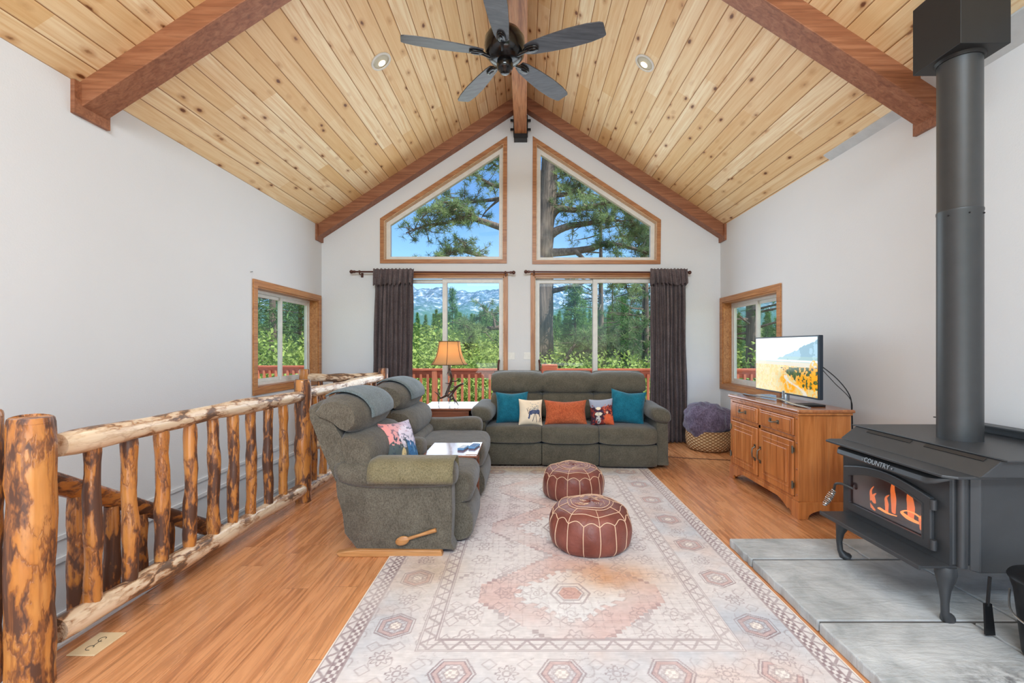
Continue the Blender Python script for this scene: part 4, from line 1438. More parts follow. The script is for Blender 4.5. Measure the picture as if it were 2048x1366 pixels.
    h = MB().loft(head, b0-.02, b1+.02, 'y', pw=3.2, shrink=.32, wr=.007).build('head_cushion', F_, t)
    mid = [(-1.14, .725), (-1.05, .735), (-.965, .71), (-.915, .64), (-.905, .56), (-.94, .50), (-1.02, .48), (-1.10, .52)]
    MB().loft(mid, b0-.02, b1+.02, 'y', pw=4.0, shrink=.26, wr=.006).build('lumbar_cushion', F_, t)
    low = [(-1.05, .52), (-.97, .53), (-.90, .50), (-.885, .44), (-.92, .40), (-1.03, .40)]
    MB().loft(low, b0+.0, b1-.0, 'y', pw=5.0, shrink=.22).build('lower_cushion', F_, t)
    # head cover draped over the top
    P = smooth_open([(-1.275, 0, .935), (-1.22, 0, .964), (-1.13, 0, .967), (-1.035, 0, .93), (-.975, 0, .86), (-.968, 0, .80)], 4)
    V = []; c0, c1 = b0+.13, b1-.02; ns = 14
    for p in P:
        for i in range(ns):
            tt = i/(ns-1); y = c0+(c1-c0)*tt
            e = 2*(y-(b0+b1)/2)/(b1-b0+.04)
            k = 1-.32*abs(e)**(3.2/.6*.6)
            cx_, cz_ = -1.13, .83
            V.append((cx_+(p.x-cx_)*k*1.02, y, cz_+(p.z-cz_)*k*1.02+.004))
    Fc = [(i*ns+k, (i+1)*ns+k, (i+1)*ns+k+1, i*ns+k+1) for i in range(len(P)-1) for k in range(ns-1)]
    o = MB().add(V, Fc).build('head_cover', M['chaircov'], t)
    o['label'] = 'blue-grey cloth laid over the headrest'
    sm = o.modifiers.new('s', 'SOLIDIFY'); sm.thickness = .008; sm.offset = 1
    if near:
        sp = MB()
        yk = ya0+.012
        a = W(805, 1081, yk); b = W(872, 1060, yk)
        d = (b-a)
        sp.tube([a+d*.15, a+d*.5, b+d*0.0], [.010, .009, .013], 10, True)
        k = MB().sup((a.x, yk-.004, a.z), (.043, .012, .027), 1.0, nu=20, nv=12, rot=Matrix.Rotation(-math.atan2(d.z, d.x), 3, 'Y'))
        sp.add(k.v, k.f)
        o = sp.build('lever', M['spoon'], t); o['label'] = 'carved wooden spoon-shaped lever'
    return t
G = 'grey-green recliners on the left of the rug'
recliner('near grey-green recliner with a wooden spoon lever on its side, in the left foreground', 2.70, 3.56, True, G)
recliner('farther grey-green recliner, behind the small wooden table and beside the lamp table', 3.75, 4.62, False, G)

# ---- side table between recliners
def side_table(label, x0, x1, y0, y1, zt, legs, mat, apron=.06, drop=0.0):
    t = thing('side_table', label, 'table', ((x0+x1)/2, (y0+y1)/2, 0))
    MB().box(x0, x1, y0, y1, zt-.022, zt).build('table_top', mat, t, smooth=False, bevel=.006)
    i = .025
    m = MB(); m.ringprism([(x0+i, y0+i), (x1-i, y0+i), (x1-i, y1-i), (x0+i, y1-i)], [(x0+i+.02, y0+i+.02), (x1-i-.02, y0+i+.02), (x1-i-.02, y1-i-.02), (x0+i+.02, y1-i-.02)], zt-.022-apron, zt-.022, 'z')
    m.build('apron', mat, t, smooth=False)
    for a in (x0+i, x1-i-.04):
        for b in (y0+i, y1-i-.04):
            MB().box(a, a+.04, b, b+.04, .0, zt-.022).build('leg', mat, t, smooth=False, bevel=.004)
    return t
t_ = side_table('small wooden table between the two recliners with a remote on it', -.745, -.345, 3.30, 3.73, .47, 1, M['cherry'])
MB().box(-.43, -.349, 3.302, 3.728, .470, .474).build('pull_out_board', M['cherry'], t_, smooth=False)
side_table('square lamp table behind the far recliner, in front of the left door', -1.12, -.54, 4.84, 5.46, .60, 1, M['cherry'], .08)
# remotes
def remote(label, cx, cy, z, l, w, rot, mat, mat2):
    t = thing('remote_control', label, 'remote control', (cx, cy, z), rot)
    MB().box(-l/2, l/2, -w/2, w/2, 0, .018).build('case', mat, t, local=True, smooth=False, bevel=.005)
    m = MB()
    for i in range(6):
        for j in range(3):
            x = -l*.38+i*l*.14; y = -w*.3+j*w*.3
            m.box(x-.006, x+.006, y-.005, y+.005, .018, .021)
    m.build('buttons', mat2, t, local=True, smooth=False)
remote('light blue remote control on the small wooden table, left of its twin', -.475, 3.50, .470, .12, .052, 1.35, M['blue'], M['white'])
remote('blue-grey remote control on the small wooden table, nearest its right edge', -.395, 3.54, .474, .13, .055, 1.35, M['blue'], M['navy'])

# ---- sofa
def sofa():
    t = thing('sofa', 'three-seat grey-green reclining sofa with five cushions in front of the glazed doors', 'sofa', (.487, 5.1, 0), math.radians(-2.5))
    F_ = M['sofa']
    def L(m_, nm, **k): return m_.build(nm, F_, t, local=True, **k)
    w = .590; x0 = -1.5*w
    MB().box(x0-.03, -x0+.03, -.36, .36, .03, .30)
    L(MB().box(x0-.01, -x0+.01, -.34, .30, .03, .24), 'base', smooth=False, bevel=.02)
    for i in range(3):
        a = x0+i*w; b = a+w
        yo = {0: .02, 1: .0, 2: -.02}[i]
        seat = [(-.40+yo, .25), (-.435+yo, .31), (-.43+yo, .385), (-.36+yo, .425), (-.1, .425), (.12, .415), (.16, .33), (.05, .25)]
        L(MB().loft(seat, a+.002, b-.002, 'x', pw=5, shrink=.17, wr=.004), 'seat_cushion')
        lr = [(-.36+yo, .03), (-.405+yo, .04), (-.42+yo, .14), (-.405+yo, .235), (-.35+yo, .25), (-.28, .14)]
        L(MB().loft(lr, a+.004, b-.004, 'x', pw=9, shrink=.08, wr=.003), 'leg_rest')
        bs = [(.14, .25), (.30, .25), (.44, .90), (.42, .95), (.32, .95), (.18, .60)]
        L(MB().loft(bs, a+.01, b-.01, 'x', pw=12, shrink=.05, sub=2), 'back_shell')
        mid = [(.08, .44), (.055, .56), (.09, .68), (.16, .735), (.28, .735), (.26, .45), (.16, .42)]
        L(MB().loft(mid, a+.002, b-.002, 'x', pw=4.5, shrink=.24, wr=.004), 'back_cushion')
        hd = [(.13, .73), (.10, .80), (.13, .89), (.22, .955), (.32, .97), (.42, .955), (.44, .88), (.36, .74), (.24, .715)]
        L(MB().loft(hd, a-.002, b+.002, 'x', pw=4.5, shrink=.24, wr=.004), 'head_cushion')
    L(MB().box(x0+.03, -x0-.03, .26, .36, .2, .84), 'back_frame', smooth=False, bevel=.02)
    for s in (-1, 1):
        xa = s*(-x0+.065)
        P = [(-.33, .03), (-.36, .10), (-.35, .50), (-.26, .53), (.25, .53), (.34, .4), (.30, .03)]
        L(MB().loft(P, xa-.06, xa+.06, 'x', pw=14, shrink=.04, sub=2), 'arm_panel')
        # roll
        prof = [(-.425, .55, .35), (-.415, .55, .75), (-.37, .553, .98), (-.2, .55, 1), (.05, .55, 1), (.25, .57, .95), (.32, .58, .6)]
        V = []; n = 20
        for (y, z, k) in prof:
            for i in range(n):
                an = 2*PI*i/n; ca, sa = math.cos(an), math.sin(an)
                V.append((xa-s*.02+.118*k*math.copysign(abs(ca)**.8, ca), y, z+.082*k*math.copysign(abs(sa)**.85, sa)-.02*s*ca*s))
        Fc = []
        for i in range(len(prof)-1):
            for k in range(n): Fc.append((i*n+k, (i+1)*n+k, (i+1)*n+(k+1) % n, i*n+(k+1) % n))
        Fc += [tuple(range(n)), tuple((len(prof)-1)*n+k for k in range(n-1, -1, -1))]
        L(MB().add(V, Fc), 'arm_pad', sub=1)
    return t
sofa()

# ---- throw pillows
def pillow(name, label, c, w, h, th, rot, mat, pic=None, res=40, sag=.0, group=None, corner=.10):
    """front faces -Y locally; rot = Euler"""
    t = thing(name, label, 'cushion', c, 0, group)
    t.rotation_euler = rot
    def pos(sgn):
        def f(u, v):
            a = u*2-1; b = v*2-1
            pin = 1-corner*(1-np.abs(b)**2.2)
            pinx = 1-corner*(1-np.abs(b)**2.0)*.9
            pinz = 1-corner*(1-np.abs(a)**2.0)*.9
            x = a*w/2*pinx; z = b*h/2*pinz
            th_ = th/2*np.maximum(0, (1-np.abs(a)**3.2))**.6*np.maximum(0, (1-np.abs(b)**3.2))**.6
            wr = 1+.07*np.sin(a*9+b*4)*np.abs(b)+.05*np.sin(b*11-a*6)*np.abs(a)
            y = -sgn*th_*wr
            z = z - sag*(1-np.abs(a))*np.clip(b, 0, 1)*h
            return x, y, z+h/2
        return f
    pc = pic or (lambda u, v: np.zeros(u.shape+(3,))+200)
    grid_obj('front_cover', mat, t, pos(1), pc, res, res, local=True)
    grid_obj('back_cover', mat if mat is not M['attr'] else M['attr'], t, pos(-1), (lambda u, v: np.zeros(u.shape+(3,))+np.array([206, 200, 192.])) if pic else pc, res, res, local=True)
    return t

def ell(u, v, cx, cy, rx, ry, rot=0):
    c, s = math.cos(rot), math.sin(rot)
    a = (u-cx)*c+(v-cy)*s; b = -(u-cx)*s+(v-cy)*c
    return ((a/rx)**2+(b/ry)**2) < 1
def seg(u, v, x0, y0, x1, y1, w):
    dx, dy = x1-x0, y1-y0
    t = np.clip(((u-x0)*dx+(v-y0)*dy)/(dx*dx+dy*dy), 0, 1)
    return np.hypot(u-x0-t*dx, v-y0-t*dy) < w
def deer(u, v):
    n = fbm(u, v, 9, 3)
    c = np.zeros(u.shape+(3,))+np.array([238, 220, 194.])
    c = mixc(c, (n-.5)*.6, (226, 204, 174))
    navy = (66, 78, 112)
    body = ell(u, v, .62, .49, .19, .085) | ell(u, v, .80, .50, .09, .10) | ell(u, v, .47, .45, .07, .09, .5) | ell(u, v, .41, .33, .035, .13, -.15) | ell(u, v, .39, .25, .04, .05)
    c = mixc(c, body*(.75+.4*n), navy)
    legs = seg(u, v, .66, .45, .56, .12, .012) | seg(u, v, .68, .45, .74, .10, .012) | seg(u, v, .86, .46, .90, .28, .014) | seg(u, v, .90, .28, .84, .10, .011) | seg(u, v, .82, .46, .93, .22, .012) | seg(u, v, .93, .22, .92, .12, .010)
    c = mixc(c, legs*.95, (52, 50, 70))
    ant = seg(u, v, .37, .40, .33, .58, .010) | seg(u, v, .33, .58, .36, .66, .009) | seg(u, v, .34, .50, .28, .62, .009) | seg(u, v, .38, .42, .43, .60, .009) | seg(u, v, .41, .54, .47, .62, .008)
    c = mixc(c, ant*.85, (96, 78, 80))
    tree = np.hypot((u-.64)/.20, (v-.68)/.15) < 1
    tr = fbm(u, v, 26, 17, 3)
    c = mixc(c, (tree & (tr > .5))*.6, (146, 150, 148))
    c = mixc(c, (seg(u, v, .62, .5, .64, .72, .010) | seg(u, v, .64, .6, .54, .72, .006) | seg(u, v, .64, .6, .74, .74, .006))*.7, (120, 112, 112))
    c = mixc(c, (ell(u, v, .46, .86, .022, .018) | ell(u, v, .52, .83, .015, .012) | ell(u, v, .80, .86, .02, .015))*.6, (128, 128, 140))
    return c
def moon(u, v):
    n = fbm(u, v, 8, 41); n2 = fbm(u, v, 22, 43, 3)
    c = np.zeros(u.shape+(3,))+np.array([150, 158, 178.])
    c = mixc(c, np.clip((v-.6)*2, 0, 1)*.5, (178, 182, 196))
    k = (v < .62+.28*np.abs(u-.38)+(n2-.5)*.25)
    c = mixc(c, k*.95, (62, 38, 52))
    c = mixc(c, (k & (n > .52))*.9, (150, 58, 50))
    c = mixc(c, (k & (n2 > .56) & (u > .55))*.8, (222, 112, 78))
    c = mixc(c, ((u > .62) & (v < .38) & (n > .38))*.85, (226, 104, 64))
    c = mixc(c, ell(u, v, .36, .62, .11, .06)*1.0, (240, 226, 200))
    c = mixc(c, (ell(u, v, .36, .40, .17, .075) & (n2 > .36))*.95, (232, 222, 200))
    c = mixc(c, (ell(u, v, .34, .18, .11, .16) & (n2 > .42))*.9, (206, 206, 204))
    c = mixc(c, (ell(u, v, .40, .50, .2, .03))*.9, (62, 54, 84))
    c = mixc(c, (ell(u, v, .74, .45, .05, .05))*.8, (236, 210, 178))
    return c
def wolf(u, v):
    n = fbm(u, v, 6, 61); n2 = fbm(u, v, 16, 63, 3)
    c = np.zeros(u.shape+(3,))+np.array([196, 190, 214.])
    c = mixc(c, np.clip((.75-u)*1.3, 0, 1)*(v > .45), (244, 150, 140))
    c = mixc(c, (ell(u, v, .58, .66, .26, .24) & (n2 > .30))*.85, (232, 224, 240))
    low = v < .50+(n2-.5)*.5-.15*(u-.5)
    c = mixc(c, low*.95, (84, 96, 96))
    c = mixc(c, (low & (u > .52))*.9, (70, 124, 178))
    c = mixc(c, (low & (u > .7) & (n > .5))*.8, (120, 170, 214))
    c = mixc(c, ell(u, v, .36, .26, .07, .14, -.3)*.9, (232, 206, 150))
    c = mixc(c, (ell(u, v, .42, .48, .06, .12, .4) & (n2 > .4))*.85, (226, 216, 226))
    c = mixc(c, (n2 > .66)*.5, (60, 70, 92))
    return c
zs = .425
def on_sofa(px, y, z=.415): return ((px-CX)*y/F, y, z)
pillow('throw_pillow', 'teal velvet throw pillow at the left end of the sofa', on_sofa(1025, 5.00), .365, .355, .16, (-.30, 0, .10), M['teal'], sag=.03, group='throw pillows on the sofa')
pillow('throw_pillow', 'cream throw pillow printed with a navy deer, second from the left on the sofa', on_sofa(1061, 4.86), .262, .285, .12, (-.28, 0.05, .16), M['attr'], deer, 120, group='throw pillows on the sofa')
pillow('throw_pillow', 'long rust orange lumbar pillow in the middle of the sofa', on_sofa(1132, 4.90), .465, .275, .14, (-.32, .0, 0), M['rust'], sag=.05, group='throw pillows on the sofa')
pillow('throw_pillow', 'dark red and grey patterned throw pillow, second from the right on the sofa', on_sofa(1205, 4.86), .255, .29, .12, (-.28, -.06, -.12), M['attr'], moon, 120, group='throw pillows on the sofa')
pillow('throw_pillow', 'teal velvet throw pillow leaning at the right end of the sofa', on_sofa(1252, 4.96), .385, .375, .17, (-.25, .10, -.15), M['teal'], sag=.05, group='throw pillows on the sofa')
pillow('throw_pillow', 'watercolour landscape throw pillow in pink and blue on the near recliner', (-.83, 3.14, .42), .33, .33, .13, (-.34, .05, 1.15), M['attr'], wolf, 110)

# ---- poufs
def pouf(label, cx, cy, R, h, rot):
    t = thing('pouf', label, 'pouf', (cx, cy, .008), rot, 'leather poufs on the rug')
    prof = [(.0, .0), (.74, .0), (.88, .03), (.975, .14), (1.0, .32), (.99, .50), (.945, .66), (.86, .79), (.74, .875), (.5, .94), (.25, .965), (.0, .965)]
    P = smooth_open([(r*R, 0, z*h) for r, z in prof], 5)
    n = 96; V = []
    NB = 16
    for p in P:
        z = p.z/h
        for k in range(n):
            a = 2*PI*k/n
            seam = abs(math.cos(a*NB/2))**14
            d = 1-.018*seam*(1 if .05 < z < .7 else .3)
            wr = 1+.012*math.sin(a*5+z*9)+.008*math.sin(a*11+2)
            V.append((p.x*math.cos(a)*d*wr, p.x*math.sin(a)*d*wr, p.z*(1+.015*math.sin(a*4+p.x*20)*(z > .6))))
    Fc = []
    m_ = len(P)
    for i in range(m_-1):
        for k in range(n): Fc.append((i*n+k, i*n+(k+1) % n, (i+1)*n+(k+1) % n, (i+1)*n+k))
    MB().add(V, Fc).build('leather_cover', M['leather'], t, local=True)
    # stitched lines
    def surf(tt, a, off=.0015):
        q = tt*(len(P)-1); i = min(int(q), len(P)-2); f = q-i
        x = P[i].x*(1-f)+P[i+1].x*f; z = P[i].z*(1-f)+P[i+1].z*f
        zz = z/h
        seam = abs(math.cos(a*NB/2))**14
        d = (1-.018*seam*(1 if .05 < zz < .7 else .3))*(1+.012*math.sin(a*5+zz*9)+.008*math.sin(a*11+2))
        return Vector((x*math.cos(a)*d+math.cos(a)*off, x*math.sin(a)*d+math.sin(a)*off, z*(1+.015*math.sin(a*4+x*20)*(zz > .6))+off))
    s = MB()
    t_arc = .56; t_in = .70
    for k in range(NB):
        a = 2*PI*(k+0)/NB
        s.tube([surf(q, a) for q in np.linspace(.12, t_arc, 16)], .0028, 5)
        a2 = 2*PI*(k+1)/NB
        s.tube([surf(t_arc+.055*math.sin(PI*i/8), a+(a2-a)*i/8) for i in range(9)], .0026, 5)
    for k in range(8):
        a = 2*PI*k/8
        a2 = 2*PI*(k+1)/8
        s.tube([surf(q, a) for q in np.linspace(t_arc+.0, t_in+.0, 6)], .0022, 5)
        s.tube([surf(t_in+.03*math.sin(PI*i/8), a+(a2-a)*i/8) for i in range(9)], .0022, 5)
        s.tube([surf(q, a) for q in np.linspace(t_in, .80, 5)], .0020, 5)
    s.build('seam_stitching', M['thread'], t, local=True)
    e = MB()
    for rr in (.80, .83):
        e.tube([surf(rr, 2*PI*i/36) for i in range(37)], .0022, 5)
    for i in range(30):
        r1 = random.uniform(.84, .93); a = random.random()*6.28
        e.tube([surf(r1, a), surf(r1+.025, a+.4)], .0016, 4)
    e.build('centre_embroidery', M['thread'], t, local=True)
pouf('larger brown leather pouf with cream stitching, nearer the camera', .414, 2.90, .262, .275, .1)
pouf('smaller-looking brown leather pouf with cream stitching, nearer the sofa', .405, 3.83, .258, .27, .5)

# ---- console cabinet with the television
def console():
    x0, x1, y0, y1 = 1.99, 2.385, 3.31, 4.41
    t = thing('console_cabinet', 'honey-brown wooden console cabinet with two drawers and two doors, under the television', 'cabinet', ((x0+x1)/2, (y0+y1)/2, 0))
    MB().box(x0+.012, x1-.005, y0+.01, y1-.01, .115, .765).build('body', M['console'], t, smooth=False, bevel=.004)
    MB().box(x0-.018, x1+.01, y0-.018, y1+.018, .772, .797).build('top', M['consoletop'], t, smooth=False, bevel=.009)
    MB().box(x0-.006, x1, y0-.006, y1+.006, .755, .772).build('top_moulding', M['console'], t, smooth=False, bevel=.006)
    # scalloped plinth
    yc = (y0+y1)/2
    def scal(a, b):
        L = b-a
        pts = [(a, 0), (a+.085, 0), (a+.095, .03), (a+.12, .045), (a+.14, .035), (a+.165, .05), (a+.22, .075), (a+.28, .088)]
        pts += [(b-.28, .088), (b-.22, .075), (b-.165, .05), (b-.14, .035), (b-.12, .045), (b-.095, .03), (b-.085, 0), (b, 0)]
        if L < .6:
            pts = [(a, 0), (a+.07, 0), (a+.08, .03), (a+.10, .045), (a+.14, .06), (b-.14, .06), (b-.10, .045), (b-.08, .03), (b-.07, 0), (b, 0)]
        return pts+[(b, .125), (a, .125)]
    m = MB(); m.prism(scal(y0-.008, y1+.008), x0-.008, x0+.014, 'x'); m.prism(scal(x0-.006, x1), y0-.01, y0+.01, 'y'); m.prism(scal(x0-.006, x1), y1-.01, y1+.01, 'y')
    m.build('plinth', M['console'], t, smooth=False, bevel=.004)
    # face frame
    m = MB(); xf = x0
    m.box(xf, xf+.014, y0+.005, y0+.045, .125, .755).box(xf, xf+.014, y1-.045, y1-.005, .125, .755)
    m.box(xf, xf+.014, y0+.045, y1-.045, .735, .755).box(xf, xf+.014, y0+.045, y1-.045, .565, .595).box(xf, xf+.014, y0+.045, y1-.045, .125, .15).box(xf, xf+.014, yc-.018, yc+.018, .15, .735)
    m.build('face_frame', M['console'], t, smooth=False, bevel=.002)
    for a, b in ((y0+.05, yc-.022), (yc+.022, y1-.05)):
        d = MB(); d.box(xf-.014, xf+.004, a, b, .60, .73).build('drawer', M['console'], t, smooth=False, bevel=.005)
        d = t.children[-1] if False else C.objects[-1]
        MB().box(xf-.019, xf-.013, a+.02, b-.02, .617, .713).build('drawer_face', M['console'], d, smooth=False, bevel=.004)
        k = MB(); ym = (a+b)/2
        k.tube(smooth_open([(xf-.018, ym-.055, .672), (xf-.042, ym-.035, .667), (xf-.046, ym, .662), (xf-.042, ym+.035, .667), (xf-.018, ym+.055, .672)], 5), .006, 8)
        k.box(xf-.024, xf-.018, ym-.068, ym-.042, .655, .685).box(xf-.024, xf-.018, ym+.042, ym+.068, .655, .685)
        k.build('handle', M['brass'], d)
    for a, b, hs in ((y0+.05, yc-.022, 1), (yc+.022, y1-.05, -1)):
        d = MB().box(xf-.014, xf+.004, a, b, .155, .56).build('door', M['console'], t, smooth=False, bevel=.005)
        o_ = [(a+.055, .21), (b-.055, .21), (b-.055, .505), (a+.055, .505)]
        MB().ringprism(inset(o_, -.012), o_, xf-.017, xf-.013, 'x').build('panel_moulding', M['console'], d, smooth=False, bevel=.003)
        MB().box(xf-.021, xf-.012, a+.075, b-.075, .23, .485).build('raised_panel', M['console'], d, smooth=False, bevel=.007)
        yh = b-.022 if hs > 0 else a+.022
        k = MB(); k.tube([(xf-.018, yh, .40), (xf-.042, yh, .385), (xf-.044, yh, .35), (xf-.042, yh, .315), (xf-.018, yh, .30)], .0055, 8)
        k.box(xf-.022, xf-.016, yh-.010, yh+.010, .395, .42).box(xf-.022, xf-.016, yh-.010, yh+.010, .28, .305)
        k.build('handle', M['brass'], d)
        yg = a-.002 if hs > 0 else b+.002
        for z in (.21, .47):
            MB().tube([(xf-.018, yg, z), (xf-.018, yg, z+.055)], .007, 8).box(xf-.016, xf-.012, yg-.018, yg+.018, z+.01, z+.045).build('hinge', M['brass'], d)
    for z in (.17, .36, .55, .73):
        MB().sup((x0+.0, y0+.022, z), (.006, .008, .008), 1, nu=8, nv=6).build('peg', M['beam'], t)
console()

def television():
    xs, y0, y1, z0, z1 = 2.215, 3.43, 4.37, .852, 1.345
    t = thing('television', 'flat television showing an autumn mountain valley, on the wooden console', 'television', (2.22, 3.9, .797))
    MB().box(xs, xs+.035, y0, y1, z0, z1).build('bezel', M['tvb'], t, smooth=False, bevel=.005)
    MB().box(xs+.035, xs+.06, y0+.2, y1-.2, z0+.08, z1-.12).build('rear_case', M['tvb'], t, smooth=False, bevel=.01)
    def pos(u, v):
        # u: 0 = left as seen (far end)
        return xs-.002+u*0, (y1-.012)-u*(y1-y0-.024), z0+.014+v*(z1-z0-.026)
    def pic(u, v):
        n = fbm(u*1.8, v, 6, 101); n2 = fbm(u*1.8, v, 22, 103, 3); n3 = fbm(u*1.8, v*.4, 40, 105, 2)
        c = np.zeros(u.shape+(3,))+np.array([250, 252, 253.])
        c = mixc(c, ((u > .62) & (v > .72))*np.clip((u-.62)*3, 0, .9)*(n+.2), (178, 202, 222))
        ridge = .56+.02*n+np.clip(u-.30, 0, 1)*.52+(n-.5)*.06
        ridge = np.maximum(ridge, .60)
        mtn = (v < ridge) & (u > .05)
        c = mixc(c, mtn*.95, (128, 166, 188))
        c = mixc(c, (mtn & (n > .5) & (u > .5))*.55, (86, 124, 146))
        c = mixc(c, (mtn & (v < .66))*.4, (150, 176, 158))
        lt = (u < .16+.06*n2) & (v > .45) & (v < .93-.5*np.abs(u-.08))
        c = mixc(c, lt*.7, (176, 206, 178))
        c = mixc(c, (v < .56)*.9, (196, 186, 168))
        c = mixc(c, ((v < .60) & (v > .57))*.8, (232, 228, 216))
        fg = v < .50-.05*np.clip(u-.5, 0, 1)
        c = mixc(c, fg*.95, (202, 190, 142))
        c = mixc(c, (fg & (n3 > .5))*np.where(u < .5, .5, .75), (216, 176, 92))
        c = mixc(c, (fg & (n2 > .56))*np.where(u < .5, .45, .8), (224, 160, 72))
        dk = (u > .46) & (v < .46+.06*(u-.5)) & (v > .12) & (n2 < .58) & (v > .5-.9*(u-.40)-.0)
        c = mixc(c, dk*.9, (40, 66, 42))
        c = mixc(c, (dk & (n3 > .56))*.8, (84, 98, 44))
        yl = (ell(u, v, .80, .22, .09, .14) | ell(u, v, .60, .12, .08, .10) | ell(u, v, .95, .35, .07, .26) | ell(u, v, .50, .25, .05, .08)) & (n2 > .42)
        c = mixc(c, yl*.9, (234, 156, 28))
        riv = np.abs((u-.52)-(.33-v)*.95-.04*np.sin(v*20)) < .028
        c = mixc(c, (riv & (v < .32))*.8, (206, 206, 206))
        # window glare is painted in above: foreground colours weaker on the left
        return np.clip(c+(n3-.5)[..., None]*16*fg[..., None], 0, 255)
    grid_obj('screen', M['tv'], t, pos, pic, 240, 130)
    s = MB(); s.tube([(2.235, 3.9, .80), (2.235, 3.9, .88)], .03, 10)
    s.build('neck', M['silver'], t)
    q = MB(); V = smooth_open([(2.13, 4.42, .802), (2.10, 4.25, .806), (2.155, 4.0, .812), (2.155, 3.8, .812), (2.10, 3.55, .806), (2.11, 3.38, .802)], 6)
    q.tube(V, .018, 10, flat=.32); q.tube([(2.15, 3.9, .812), (2.235, 3.9, .812)], .02, 8, flat=.4)
    q.build('stand', M['silver'], t)
television()
o = MB().box(2.12, 2.29, 3.46, 3.60, .797, .812).build('media_box', M['black'], smooth=False, bevel=.006)
tag(o, 'small flat black box on the console under the right end of the television', 'box')
o = MB().tube(smooth_open([(2.262, 3.50, 1.12), (2.34, 3.42, 1.02), (2.395, 3.36, .90), (2.405, 3.35, .78), (2.42, 3.36, .4)], 6), .004, 6)
for a in [Vector((0, 0, 0))]:
    o.tube(smooth_open([(2.262, 3.49, 1.10), (2.33, 3.42, .98), (2.395, 3.35, .87), (2.41, 3.35, .75), (2.42, 3.36, .4)], 6), .003, 6)
tag(o.build('television_cable', M['black']), 'black cable running from the television down behind the console', 'cable')

